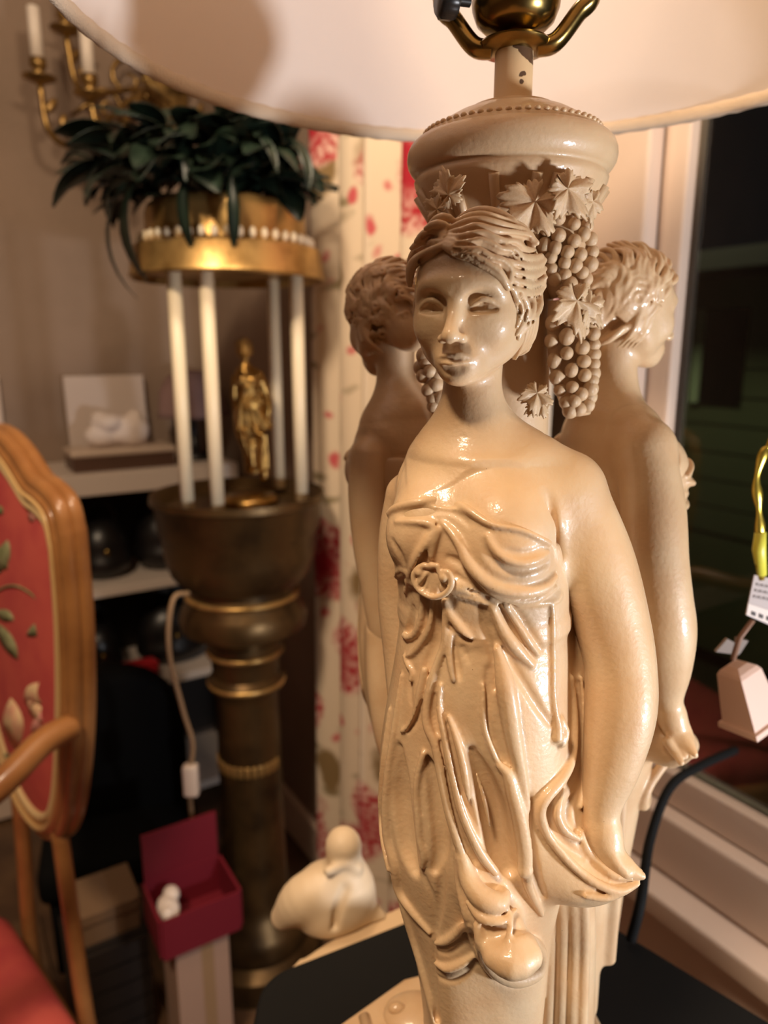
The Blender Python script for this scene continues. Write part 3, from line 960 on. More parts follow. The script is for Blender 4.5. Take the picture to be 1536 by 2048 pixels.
        for q, r in locks:
            st.add(H2(q), [r * 0.6, r, r * 1.1, r, r * 0.6], 1.5, '+', 0.0006)
            st.add([(x, y + r * 0.55) for x, y in H2(q)][1:-1], [1.5, 2.2, 2.2, 1.5], r * 2.4, '-', 0.0005)
        st.apply(fd)
    # gathered hair at the nape
    fd.ell(hp(0, -24, -7), np.array([16, 13, 14]) * 0.001, AXES, '+', 0.006)
    if style == 'curls':
        for i in range(120):
            v = r_.normal(size=3); v[1] = -abs(v[1]) * 0.8 + 0.35; v[2] = v[2] * 0.55 - 0.32
            c = on_hair(v, 1.5)
            n_ = (c - HAIR_C) / np.linalg.norm(c - HAIR_C)
            e1 = np.cross(n_, [0, 0, 1.0]); e1 /= np.linalg.norm(e1) + 1e-9
            e2 = np.cross(n_, e1); R_ = r_.uniform(2.2, 3.2); p0 = r_.uniform(0, 6.28)
            T([c + R_ * (1 - 0.5 * t / 8) * (e1 * math.cos(p0 + t * 0.95) + e2 * math.sin(p0 + t * 0.95)) + n_ * (0.14 * t) for t in range(9)], [1.1] * 9, n=1, k=0.0006)
    else:
        for q in range(5):                                       # coiled bun
            R_ = 13.5 - q * 2.6
            T([(R_ * math.cos(t * 0.52 + q), -31.5 - q * 1.6 + 0.9 * math.sin(t * 1.6), -6 + R_ * 0.86 * math.sin(t * 0.52 + q)) for t in range(13)], [1.9] * 13, n=1, k=0.001)
        for s in (-1, 1):
            for q in range(4):
                T([(s * 22, -8 - 3 * q, -6 - q), (s * 19, -17 - 2 * q, -11 - 1.5 * q), (s * 12, -24 - q, -14 - 1.5 * q)], [1.6, 2.0, 1.4], n=3)
    if style == 'swirl':
        for s in (-1, 1):
            for q in range(5):
                R_ = 13 - q * 2.7
                T([on_hair(np.array([s * 20, -6 + R_ * math.cos(t * 0.55), 8 + R_ * math.sin(t * 0.55) - HAIR_C[2]]) , 1.2) for t in range(12)], [1.5] * 12, n=1, k=0.001)
    return fd

lamp = empty('table_lamp', wz(LAMP0), 'cream ceramic table lamp with three draped maidens under a wide white shade', 'lamp')
CERAMIC = M_ceramic()
FIG0 = np.array([HC[0], HC[1], TABLE_Z])
fig_body = surf_obj('figure', body_field(), 0.00064, CERAMIC, lamp, FIG0)
fig_gown = surf_obj('gown', gown_field(), 0.00074, CERAMIC, fig_body, FIG0, lo=(-1, -1, TABLE_Z + 0.004))
fig_hair = surf_obj('hair', hair_field('waves'), 0.0006, CERAMIC, fig_body, FIG0)
hair_c = surf_obj('hair', hair_field('curls'), 0.0007, CERAMIC, None, FIG0)
hair_s = surf_obj('hair', hair_field('swirl'), 0.0007, CERAMIC, None, FIG0)
R0 = math.atan2(Sv[1], Sv[0])
fig_body.location = FIG0 - LAMP0
fig_body.rotation_euler = (0, 0, R0)


def place_fig(hr, px, py, depth, ang, mirror, lean):
    top = at_depth(px, py, depth)                       # where the head centre goes
    b = link('figure', fig_body.data, lamp)
    link('gown', fig_gown.data, b)
    hr.parent = b
    rz = Matrix.Rotation(R0 + math.radians(ang), 4, 'Z')
    sc = Matrix.Diagonal((-1 if mirror else 1, 1, 1, 1))
    out = Vector((top[0] - AX[0], top[1] - AX[1], 0)).normalized()
    ln = Matrix.Rotation(math.radians(lean), 4, Vector((-out.y, out.x, 0)))
    m = ln @ rz @ sc
    head = m @ Vector((0, 0, HC[2] - TABLE_Z))
    b.matrix_local = Matrix.Translation(Vector(top - LAMP0) - head) @ m
    # keep the foot on the table
    return b


place_fig(hair_c, 778, 650, 0.49, -128, True, 9)
place_fig(hair_s, 1250, 630, 0.45, 130, True, 2)

# ------------------------------------------------------------------ lamp: column, capital, grapes, fittings, shade
def L0(p):                                           # point relative to the eye -> lamp's own frame
    return np.asarray(p, float) - LAMP0


def zl(z): return z - TABLE_Z


HEX = [(-0.050, 0.036), (-0.094, 0.000), (-0.062, -0.082), (0.026, -0.104), (0.092, -0.056), (0.076, 0.030), (0.012, 0.054)]
b = MB().prism(HEX, 0.030, bev=0.004)
base = b.build('base', CERAMIC, lamp, angle=50)
m = MB()
m.ell((-0.043, 0.006, 0.030), (0.022, 0.017, 0.009), 24, 12)
m.ell((-0.056, 0.004, 0.037), (0.006, 0.004, 0.004), 14, 8)
m.tube([(-0.078, 0.004, 0.030), (-0.07, -0.03, 0.031), (-0.055, -0.06, 0.030)], 0.004, 10)
m.build('base_relief', CERAMIC, base)
m = MB().lathe([(0.0, 0.02), (0.036, 0.02), (0.032, 0.20), (0.026, 0.40), (0.024, 0.49), (0.028, 0.52), (0.028, 0.545), (0.0, 0.545)], 40)
m.build('column', CERAMIC, lamp)
PROF = [(0.0, 0.050), (0.026, 0.042), (0.030, 0.050), (0.0345, 0.058), (0.0395, 0.066), (0.0440, 0.0735), (0.0470, 0.0785), (0.0485, 0.0815), (0.0490, 0.0835), (0.0480, 0.0850),
        (0.0478, 0.0862), (0.0495, 0.0870), (0.0508, 0.0885), (0.0522, 0.0910), (0.0527, 0.0940), (0.0524, 0.0970), (0.0512, 0.0998), (0.0490, 0.1020), (0.0470, 0.1030), (0.0455, 0.1034),
        (0.0450, 0.1046), (0.0438, 0.1056), (0.0420, 0.1062), (0.0395, 0.1082), (0.0350, 0.1112), (0.0300, 0.1140), (0.0245, 0.1162), (0.0220, 0.1168), (0.0212, 0.1180), (0.0150, 0.1190), (0.0, 0.1192)]
cap = MB().lathe([(r, zl(z)) for r, z in PROF], 96).build('capital', CERAMIC, lamp)
bead_me = MB().ell((0, 0, 0), (0.00155, 0.00155, 0.0013), 10, 6).build('bead', CERAMIC, cap)
NB = 64
for i in range(NB):
    a = 2 * math.pi * i / NB
    q = (0.0437 * math.cos(a), 0.0437 * math.sin(a), zl(0.1058))
    if i == 0: bead_me.location = q
    else: link('bead', bead_me.data, cap, q)
# ribs and small leaves carved under the capital
m = MB()
for i in range(30):
    a = 2 * math.pi * i / 30
    if i % 5 in (0, 2): continue
    pts = [((r + 0.0006) * math.cos(a), (r + 0.0006) * math.sin(a), zl(z)) for r, z in ((0.0335, 0.056), (0.0395, 0.066), (0.0470, 0.0785))]
    m.tube(pts, [0.0016, 0.0022, 0.0026], 8)
m.build('flute', CERAMIC, cap)


def leaf_mesh(lobes=5, dome=0.18, teeth=3, thick=0.05):
    """vine leaf about one unit long, lying in xy with its stem at the origin, domed, closed and thick"""
    ol = []
    tips = [(-2.35, 0.55), (-1.15, 0.85), (0.0, 1.0), (1.15, 0.85), (2.35, 0.55)]
    N = 90
    for i in range(N):
        t = -math.pi * 0.93 + 2 * math.pi * 0.93 * i / (N - 1)
        r = 0.46
        for ta, tr in tips:
            r = max(r, tr * max(0.0, 1 - abs(t - ta) / 1.1) ** 0.6)
        r *= 1 + 0.09 * math.sin(t * 23) + 0.04 * math.sin(t * 41 + 1)
        ol.append((r * math.sin(t) * 0.6, 0.12 + r * math.cos(t) * 0.6))
    v = []; f = []
    rings = 6
    for sgn in (1, -1):
        o = len(v)
        v.append((0, 0.12, dome * 0.55 + sgn * thick * 0.5))
        for k in range(1, rings + 1):
            s_ = k / rings
            for i, (x, y) in enumerate(ol):
                xx, yy = x * s_, 0.12 + (y - 0.12) * s_
                t = -math.pi * 0.93 + 2 * math.pi * 0.93 * i / (N - 1)
                vein = 0.028 * s_ * (1 - s_) * 4 * max(-1, -max(math.cos((t - ta) * 4.5) if abs(t - ta) < 0.7 else -1 for ta, _ in tips))
                v.append((xx, yy, dome * (0.55 - 0.9 * (xx * xx + yy * yy) * 1.3) - vein + 0.06 * s_ * math.sin(t * 5) + sgn * thick * 0.5))
        fs = []
        for i in range(N - 1):
            fs.append((o, o + 1 + i, o + 2 + i))
        for k in range(rings - 1):
            for i in range(N - 1):
                a_, b_ = o + 1 + k * N + i, o + 1 + (k + 1) * N + i
                fs.append((a_, b_, b_ + 1, a_ + 1))
        f += fs if sgn < 0 else [q[::-1] for q in fs]
    oT = 1 + (rings - 1) * N; oB = oT + 1 + rings * N
    for i in range(N - 1):
        f.append((oT + i, oT + i + 1, oB + i + 1, oB + i))
    return v, f


LEAF = bpy.data.meshes.new('vine_leaf'); _v, _f = leaf_mesh()
LEAF.from_pydata(_v, [], _f); LEAF.materials.append(CERAMIC)
LEAF.polygons.foreach_set('use_smooth', np.ones(len(LEAF.polygons), dtype=bool))
GRAPE = MB().ell((0, 0, 0), (1, 1, 1), 20, 12).build('grape', CERAMIC, lamp)
GRAPE_ME = GRAPE.data
bpy.data.objects.remove(GRAPE)


def face_cam_rot(p, roll=0.0, tilt=0.0):
    """orientation whose +z looks outward from the lamp axis at p"""
    n = Vector((p[0], p[1], 0)).normalized()
    n = (n + Vector((0, 0, tilt))).normalized()
    up = Vector((0, 0, 1)); x = up.cross(n).normalized(); y = n.cross(x)
    return (Matrix((x, y, n)).transposed().to_4x4() @ Matrix.Rotation(roll, 4, 'Z'))


def cluster(pix, core, depth, rpx):
    """grapes at their places over a hanging core; core: list of (px, py, r px)"""
    P = [L0(at_depth(a, b_, depth + 0.010)) for a, b_, r in core]
    R = [pxr(r, at_depth(a, b_, depth)) for a, b_, r in core]
    c = crom(np.column_stack([np.array(P), R]), 6)
    g = MB().tube([q[:3] for q in c], [q[3] for q in c], 16).build('grape_cluster', CERAMIC, lamp)
    cx = np.interp([q[1] for q in pix], [q[1] for q in core], [q[0] for q in core])
    cr = np.interp([q[1] for q in pix], [q[1] for q in core], [q[2] for q in core])
    for (a, b_), x0, r0 in zip(pix, cx, cr):
        k = min(1.0, abs(a - x0) / (r0 + 8))
        d = depth + 0.006 - 0.013 * math.sqrt(max(0, 1 - k * k)) + random.uniform(-0.0008, 0.0008)
        w = at_depth(a, b_, d); r = pxr(rpx * random.uniform(0.88, 1.08), w)
        link('grape', GRAPE_ME, g, L0(w), None, (r, r, r * random.uniform(0.95, 1.12)))
    return g


def E6(p): return [(1020 + x / 3.658, 340 + y / 3.658) for x, y in p]


up = E6([(150, 385), (265, 425), (355, 355), (470, 395), (355, 480), (255, 550), (415, 280), (500, 310), (300, 640), (400, 680), (515, 620), (530, 750), (600, 600), (470, 520), (560, 410), (590, 510),
         (540, 470), (330, 570), (420, 600), (300, 730), (400, 770), (480, 700), (590, 690), (560, 800), (440, 840), (330, 800), (500, 880), (180, 480), (230, 330), (310, 290)])
lo = E6([(315, 1120), (435, 1090), (415, 1220), (530, 1175), (305, 1250), (415, 1340), (325, 1395), (530, 1300), (450, 1465), (345, 1515), (540, 1400), (455, 1590), (545, 1500), (365, 1610), (410, 1700), (505, 1750),
         (520, 1640), (590, 1600), (600, 1110), (610, 1200), (612, 1280), (612, 1350), (612, 1420), (605, 1490), (598, 1540), (585, 1660), (570, 1720), (500, 1010), (380, 1010), (590, 1030), (470, 1690), (440, 1760)])
cluster(up, [(1092, 400, 44), (1120, 450, 56), (1130, 520, 54), (1140, 590, 40)], 0.372, 14.5)
cluster(lo, [(1145, 600, 50), (1145, 680, 52), (1150, 760, 46), (1155, 830, 26)], 0.366, 15.0)
lf = [(848, 712), (860, 742), (846, 752), (872, 770), (858, 780), (880, 795), (868, 812), (884, 830), (852, 724), (876, 748), (840, 735), (866, 796), (888, 812)]
cluster(lf, [(862, 690, 18), (868, 760, 22), (882, 840, 12)], 0.385, 15.0)
for (px, py, d, s_, roll, tl) in ((1075, 396, 0.352, 0.032, 2.5, 0.2), (1120, 372, 0.348, 0.026, -2.4, 0.2), (1140, 592, 0.352, 0.030, 3.3, 0.3), (1165, 605, 0.354, 0.022, 3.9, 0.3), (1072, 780, 0.345, 0.018, 3.0, 0.4),
                                  (1086, 800, 0.345, 0.016, 2.2, 0.3), (905, 400, 0.350, 0.020, 0.3, -0.2), (885, 420, 0.352, 0.015, 1.2, -0.2), (1178, 395, 0.362, 0.018, -2.9, 0.0)):
    p = L0(at_depth(px, py, d))
    o = link('vine_leaf', LEAF, lamp)
    o.matrix_local = Matrix.Translation(Vector(p)) @ face_cam_rot(p, roll, tl) @ Matrix.Scale(s_, 4)

# neck pipe with flaking paint
m_, nt, b_, N_, Lk = new_mat('flaking_paint')
tc = N_.new('ShaderNodeTexCoord'); n1 = N_.new('ShaderNodeTexNoise'); n1.inputs['Scale'].default_value = 95; n1.inputs['Detail'].default_value = 2
Lk.new(tc.outputs['Object'], n1.inputs['Vector'])
rp = N_.new('ShaderNodeMapRange'); rp.inputs[1].default_value = 0.60; rp.inputs[2].default_value = 0.61
Lk.new(n1.outputs[0], rp.inputs[0])
mx = N_.new('ShaderNodeMix'); mx.data_type = 'RGBA'; mx.inputs[6].default_value = (0.72, 0.50, 0.27, 1); mx.inputs[7].default_value = (0.10, 0.05, 0.025, 1)
Lk.new(rp.outputs[0], mx.inputs[0]); Lk.new(mx.outputs[2], b_.inputs['Base Color']); b_.inputs['Roughness'].default_value = 0.45
bp = N_.new('ShaderNodeBump'); bp.inputs['Distance'].default_value = 0.0006; bp.inputs['Strength'].default_value = 0.8; bp.invert = True
Lk.new(rp.outputs[0], bp.inputs['Height']); Lk.new(bp.outputs[0], b_.inputs['Normal'])
MB().lathe([(0.0, zl(0.118)), (0.0096, zl(0.118)), (0.0094, zl(0.1435)), (0.0, zl(0.1435))], 32).build('neck_pipe', m_, lamp, angle=40)

BRASS = simple('aged_brass', (0.36, 0.24, 0.075), 0.24, 1.0, bump=(60, 0.25, 0.001), var=((0.12, 0.085, 0.03), 45))
# harp saddle, harp arms
hz = zl(0.1455)
sd = MB().lathe([(0.006, hz - 0.0025), (0.0165, hz - 0.0012), (0.0182, hz + 0.001), (0.0172, hz + 0.0022), (0.006, hz + 0.0022)], 36)
for s_ in (-1, 1):
    pts = crom([(s_ * 0.011, 0, hz), (s_ * 0.020, 0, hz + 0.002), (s_ * 0.030, 0, hz + 0.014), (s_ * 0.0362, 0, hz + 0.0215), (s_ * 0.0362, 0, hz + 0.045)], 6)
    sd.tube(pts, [0.0042, 0.0044] + [0.0044] * (len(pts) - 2), 12, sq=1.5)
saddle = sd.build('harp_saddle', BRASS, lamp, angle=50)
saddle.rotation_euler = (0, 0, math.radians(-8))
for s_ in (-1, 1):
    fr = MB().tube(crom([(s_ * 0.0362, 0, hz + 0.036), (s_ * 0.045, 0, hz + 0.07), (s_ * 0.055, 0, hz + 0.13), (s_ * 0.035, 0, hz + 0.19), (s_ * 0.002, 0, hz + 0.205)], 7), 0.0022, 8)
    fr.build('harp', BRASS, saddle)
    MB().lathe([(0.0, hz + 0.031), (0.0055, hz + 0.031), (0.0058, hz + 0.046), (0.0, hz + 0.047)], 16, (s_ * 0.0362, 0, 0)).build('harp_ferrule', BRASS, saddle)
MB().lathe([(0.0, zl(0.147)), (0.0062, zl(0.147)), (0.0062, zl(0.1520)), (0.0, zl(0.1520))], 24).build('nipple', simple('old_brass_thread', (0.55, 0.36, 0.15), 0.4, 0.6), lamp)
sock = MB().lathe([(0.0, zl(0.1512)), (0.0085, zl(0.1512)), (0.0098, zl(0.1522)), (0.0150, zl(0.1535)), (0.0190, zl(0.1570)), (0.0212, zl(0.1625)), (0.0216, zl(0.1660)), (0.0205, zl(0.1672)), (0.0215, zl(0.1685)),
                   (0.0218, zl(0.1720)), (0.0190, zl(0.1740)), (0.0186, zl(0.205)), (0.0, zl(0.205))], 40).build('socket', BRASS, lamp, angle=60)
kn = MB()
rot = Matrix.Rotation(math.radians(195), 4, 'Z') @ Matrix.Rotation(math.pi / 2, 4, 'Y')
v_ = []
for k in range(24):
    pass
prof = [(0.0, 0.024), (0.0025, 0.024), (0.0025, 0.031), (0.0078, 0.031), (0.0086, 0.0325), (0.0086, 0.0385), (0.0072, 0.040), (0.0, 0.040)]
kn.lathe(prof, 36, wob=lambda r, z, a: r * (1 + (0.045 * math.cos(12 * a) if r > 0.0075 else 0)))
kn.v = [tuple((rot @ Vector(q)) + Vector((0, 0, zl(0.1635)))) for q in kn.v]
kn.build('switch_knob', simple('black_plastic', (0.012, 0.011, 0.010), 0.35), sock, angle=50)

# bulb above the socket (unlit)
MB().lathe([(0.0, zl(0.205)), (0.013, zl(0.205)), (0.013, zl(0.218)), (0.020, zl(0.235)), (0.029, zl(0.260)), (0.029, zl(0.275)), (0.020, zl(0.295)), (0.0, zl(0.302))], 28).build('bulb', simple('frosted_bulb', (0.8, 0.78, 0.72), 0.3), lamp)

# shade
m_, nt, b_, N_, Lk = new_mat('shade_fabric')
b_.inputs['Base Color'].default_value = (0.93, 0.85, 0.78, 1); b_.inputs['Roughness'].default_value = 0.75; b_.inputs['Specular IOR Level'].default_value = 0.15
tr = N_.new('ShaderNodeBsdfTranslucent'); tr.inputs[0].default_value = (0.85, 0.66, 0.5, 1)
mxs = N_.new('ShaderNodeMixShader'); mxs.inputs[0].default_value = 0.28
Lk.new(b_.outputs[0], mxs.inputs[1]); Lk.new(tr.outputs[0], mxs.inputs[2]); Lk.new(mxs.outputs[0], N_['Material Output'].inputs[0])
SR, ST, SZ0, SZ1 = 0.232, 0.150, 0.1680, 0.410
SC = (0.008, 0.006, 0.0)
shade = MB().lathe([(SR, zl(SZ0)), (ST, zl(SZ1)), (ST + 0.0012, zl(SZ1)), (SR + 0.0012, zl(SZ0)), (SR, zl(SZ0))], 160, SC).build('shade', m_, lamp, angle=40)
TRIM = simple('shade_braid', (0.70, 0.55, 0.40), 0.85, bump=(900, 0.8, 0.001))
nr = 220
tm = MB()
ring = []
vv, ff = [], []
for i in range(nr):
    a = 2 * math.pi * i / nr
    for k in range(10):
        t = 2 * math.pi * k / 10
        r = 0.0052 * (1 + 0.08 * math.cos(3 * (t + i * 1.3)))
        vv.append((SC[0] + (SR + r * 0.55 * math.cos(t)) * math.cos(a), SC[1] + (SR + r * 0.55 * math.cos(t)) * math.sin(a), zl(SZ0) + r * math.sin(t)))
for i in range(nr):
    j = (i + 1) % nr
    for k in range(10):
        l = (k + 1) % 10
        ff.append((i * 10 + k, j * 10 + k, j * 10 + l, i * 10 + l))
tm.add(vv, ff).build('shade_trim', TRIM, shade)
# spider ring and finial that carry the shade
sp = MB().lathe([(0.012, zl(0.352)), (0.014, zl(0.352)), (0.014, zl(0.355)), (0.012, zl(0.355)), (0.012, zl(0.352))], 20)
for i in range(3):
    a = 2 * math.pi * i / 3 + 0.5
    sp.tube([(0.012 * math.cos(a), 0.012 * math.sin(a), zl(0.353)), (SC[0] + ST * math.cos(a), SC[1] + ST * math.sin(a), zl(0.405))], 0.0015, 6)
sp.build('spider', BRASS, shade)
MB().lathe([(0.0, zl(0.350)), (0.006, zl(0.352)), (0.004, zl(0.362)), (0.008, zl(0.372)), (0.0, zl(0.384))], 16).build('finial', BRASS, lamp)

# belt buckle of the front figure: rebuilt as its own small part on the traced surface
gw = gown_base_for_trace
pts = A2([(445, 640), (400, 660), (362, 720), (385, 800), (450, 860), (530, 882), (610, 850), (655, 780), (640, 700), (590, 690), (575, 735), (610, 760)])
R_, t_ = trace_many(gw, [(872, 1160)])
t0 = float(t_[0]) if not np.isnan(t_[0]) else 0.29


def onb(q, lift):
    r = ray(*q); r = r / np.linalg.norm(r)
    c = R_[0] * t0
    n = np.array([-0.5, -0.86, 0.0])
    return (r * ((c @ n) / (r @ n)) + n * (0.0012 + lift))


bf = Field()
bf.tube([onb(q, 0.0022) for q in crom(pts, 3)], 0.0013, '+', 0.0004, 1)
bf.tube([onb(q, 0.0022) for q in crom(A2([(400, 700), (420, 680), (440, 640), (490, 650), (545, 640), (560, 690)]), 3)], 0.0012, '+', 0.0006, 1)
for q, r in ((A2([(410, 690)])[0], 0.0022), (A2([(600, 730)])[0], 0.0024), (A2([(500, 640)])[0], 0.0016)):
    bf.ell(onb(q, 0.0020), (r, r, r), None, '+', 0.0004)
c0 = onb(A2([(505, 770)])[0], -0.0018)
bf.ell(c0, (0.0080, 0.0042, 0.0070), None, '+', 0.0006)
for k in range(5):
    bf.tube([onb(A2([(500, 690)])[0], 0.0028), onb(A2([(430 + 38 * k, 800 + 22 * (2 - abs(k - 2)))])[0], 0.0026)], [0.0006, 0.0011], '-', 0.0008)
surf_obj('buckle', bf, 0.0005, CERAMIC, fig_body, FIG0)

# ------------------------------------------------------------------ the room (its axes turn 32 degrees from the line of sight)
RA = math.radians(32)
cR, sR = math.cos(RA), math.sin(RA)
VW = 0.70                                            # window wall
UB = 2.05                                            # back wall
V0, U0, HC_ = -2.4, -2.2, 2.6


def RP(v, u, z=0.0):                                 # room coordinates -> world (z above the floor)
    return (v * cR - u * sR, v * sR + u * cR, z)


def on_v(px, py, v):                                 # where a sight line meets the plane v = const; world point
    r = ray(px, py); k = v / (r[0] * cR + r[1] * sR)
    return r * k + np.array([0, 0, ZC])


def on_u(px, py, u):
    r = ray(px, py); k = u / (-r[0] * sR + r[1] * cR)
    return r * k + np.array([0, 0, ZC])


def to_room(p):
    return np.array([p[0] * cR + p[1] * sR, -p[0] * sR + p[1] * cR, p[2]])


def room_obj(mb, name, mat, parent=None, smooth=False, **kw):
    o = mb.build(name, mat, parent, smooth=smooth, **kw)
    if parent is None:
        o.rotation_euler = (0, 0, RA)
    return o


def struct(o):
    o['kind'] = 'structure'
    return o


WALL = simple('plaster_wall', (0.30, 0.215, 0.16), 0.85, bump=(35, 0.15, 0.01), var=((0.26, 0.185, 0.135), 6))
WHITE = simple('painted_white_wood', (0.70, 0.55, 0.45), 0.45, bump=(90, 0.1, 0.002))
FLOOR = simple('dark_floor', (0.085, 0.045, 0.025), 0.4, var=((0.16, 0.09, 0.045), 7), bump=(20, 0.2, 0.01))
CEIL = simple('ceiling_paint', (0.6, 0.5, 0.42), 0.9)
WU0, WU1, WZ0, WZ1 = -1.0, 0.555, ZC - 0.535, 2.25    # window opening

m = MB()
m.box((VW, U0, 0), (VW + 0.04, WU0, HC_)); m.box((VW, WU1, 0), (VW + 0.04, UB + 0.14, HC_))
m.box((VW, WU0, 0), (VW + 0.04, WU1, WZ0)); m.box((VW, WU0, WZ1), (VW + 0.04, WU1, HC_))
struct(room_obj(m, 'wall_right', WALL))
struct(room_obj(MB().box((V0 - 0.1, UB, 0), (VW, UB + 0.14, HC_)), 'wall_back', WALL))
struct(room_obj(MB().box((V0 - 0.1, U0, 0), (V0, UB, HC_)), 'wall_left', WALL))
struct(room_obj(MB().box((V0 - 0.1, U0 - 0.1, 0), (VW + 0.04, U0, HC_)), 'wall_front', WALL))
struct(room_obj(MB().box((V0 - 0.1, U0 - 0.1, HC_), (VW + 0.04, UB + 0.14, HC_ + 0.1)), 'ceiling', CEIL))
fl = struct(room_obj(MB().box((V0 - 0.1, U0 - 0.1, -0.1), (VW + 0.04, UB + 0.14, -0.012)), 'floor', FLOOR))
PLANK = MB().box((0, 0, -0.012), (0.086, 1.0, 0.0), bev=0.0015).build('plank', FLOOR, fl, smooth=False)
first = True
for i in range(13):
    for k in range(3):
        q = (VW - 0.088 * (i + 1), 0.10 + (i % 3) * 0.21 + k * 1.003 - 0.7, 0)
        if q[1] + 1.0 > UB: continue
        if first: PLANK.location = q; first = False
        else: link('plank', PLANK.data, fl, q)
struct(room_obj(MB().box((VW - 0.018, 0.9, 0.0), (VW, UB, 0.11), bev=0.004), 'baseboard_right', WHITE))
struct(room_obj(MB().box((V0, UB - 0.018, 0.0), (VW - 0.02, UB, 0.11), bev=0.004), 'baseboard_back', WHITE))

# window: frame, pane, casing, stool
GLASS, nt, b_, N_, Lk = new_mat('window_glass')
gl = N_.new('ShaderNodeBsdfGlossy'); gl.inputs['Roughness'].default_value = 0.0
tp = N_.new('ShaderNodeBsdfTransparent'); tp.inputs[0].default_value = (0.93, 0.96, 0.95, 1)
fr_ = N_.new('ShaderNodeFresnel'); fr_.inputs[0].default_value = 1.45
ms = N_.new('ShaderNodeMixShader')
Lk.new(fr_.outputs[0], ms.inputs[0]); Lk.new(tp.outputs[0], ms.inputs[1]); Lk.new(gl.outputs[0], ms.inputs[2]); Lk.new(ms.outputs[0], N_['Material Output'].inputs[0])
win = struct(room_obj(MB().box((VW + 0.000, WU0, WZ0), (VW + 0.030, WU0 + 0.03, WZ1), bev=0.004).box((VW + 0.000, WU1 - 0.032, WZ0), (VW + 0.030, WU1, WZ1), bev=0.004)
             .box((VW + 0.000, WU0, WZ0), (VW + 0.030, WU1, WZ0 + 0.045), bev=0.004).box((VW + 0.000, WU0, WZ1 - 0.05), (VW + 0.030, WU1, WZ1), bev=0.004), 'window_1', WHITE, smooth=True, angle=40))
MB().box((VW + 0.014, WU0 + 0.02, WZ0 + 0.03), (VW + 0.018, WU1 - 0.03, WZ1 - 0.03)).build('pane', GLASS, win, smooth=False)
cs = struct(room_obj(MB().box((VW - 0.022, WU1, WZ0 - 0.02), (VW + 0.002, WU1 + 0.095, WZ1 + 0.08), bev=0.006).box((VW - 0.022, WU0 - 0.095, WZ0 - 0.02), (VW + 0.002, WU0, WZ1 + 0.08), bev=0.006)
             .box((VW - 0.022, WU0 - 0.095, WZ1), (VW + 0.002, WU1 + 0.095, WZ1 + 0.08), bev=0.006), 'trim_1', WHITE, smooth=True, angle=40))
struct(room_obj(MB().box((VW - 0.020, WU0 - 0.10, WZ0 - 0.075), (VW + 0.035, WU1 + 0.10, WZ0), bev=0.006), 'trim_2', WHITE, smooth=True, angle=40))
struct(room_obj(MB().box((VW - 0.055, WU0 - 0.12, WZ0 - 0.110), (VW + 0.01, WU1 + 0.12, WZ0 - 0.078), bev=0.006), 'trim_3', WHITE, smooth=True, angle=40))
struct(room_obj(MB().box((VW - 0.014, WU0 - 0.08, WZ0 - 0.30), (VW + 0.002, WU1 + 0.08, WZ0 - 0.112), bev=0.004), 'trim_4', WHITE, smooth=True, angle=40))

# the neighbour's house across the dark yard
HOUSE = simple('painted_siding', (0.09, 0.11, 0.055), 0.8)
hb = empty('neighbour_house', RP(4.0, 1.5, 0.0), 'dim green house wall with a dark window across the yard', 'building', rz=RA)
MB().box((0, -4, -0.6), (0.3, 5, 1.66)).build('wall', HOUSE, hb, smooth=False)
for i in range(9):
    MB().box((-0.012, -4, 0.16 + i * 0.165), (0.0, 5, 0.31 + i * 0.165)).build('siding_board', HOUSE, hb, smooth=False)
MB().box((-0.45, -4, 1.66), (0.3, 5, 1.76)).build('eave', simple('dark_roof', (0.01, 0.01, 0.01), 0.9), hb, smooth=False)
w0 = to_room(on_v(1402, 620, 4.0)); w1 = to_room(on_v(1484, 810, 4.0))
ua, ub = sorted((w0[1] - 1.5, w1[1] - 1.5)); za, zb = sorted((w0[2], w1[2]))
wn = MB().box((-0.03, ua, za), (-0.012, ub, zb)).build('window', simple('night_glass', (0.004, 0.004, 0.004), 0.1), hb, smooth=False)
MB().box((-0.04, ub - 0.06, za), (-0.012, ub, zb)).build('window_frame', simple('pale_green_trim', (0.45, 0.55, 0.38), 0.7), wn, smooth=False)
yard = struct(MB().box((0.9, -5, -0.75), (9, 7, -0.7)).build('ground', simple('night_lawn', (0.01, 0.014, 0.006), 0.95), None, smooth=False)); yard.rotation_euler = (0, 0, RA)

# ------------------------------------------------------------------ tables
TZ = ZC + TABLE_Z
CREAM = simple('cream_paint', (0.62, 0.44, 0.26), 0.5)
BLACK = simple('black_cloth', (0.006, 0.006, 0.006), 0.8, spec=0.2)


def rounded(poly, r, n=6):
    out = []
    m_ = len(poly)
    for i in range(m_):
        p, a, c = Vector(poly[i]), Vector(poly[i - 1]), Vector(poly[(i + 1) % m_])
        da = (a - p).normalized() * r; dc = (c - p).normalized() * r
        for k in range(n + 1):
            t = k / n
            q = (p + da) * (1 - t) ** 2 + p * 2 * t * (1 - t) + (p + dc) * t ** 2
            out.append((q.x, q.y))
    return out


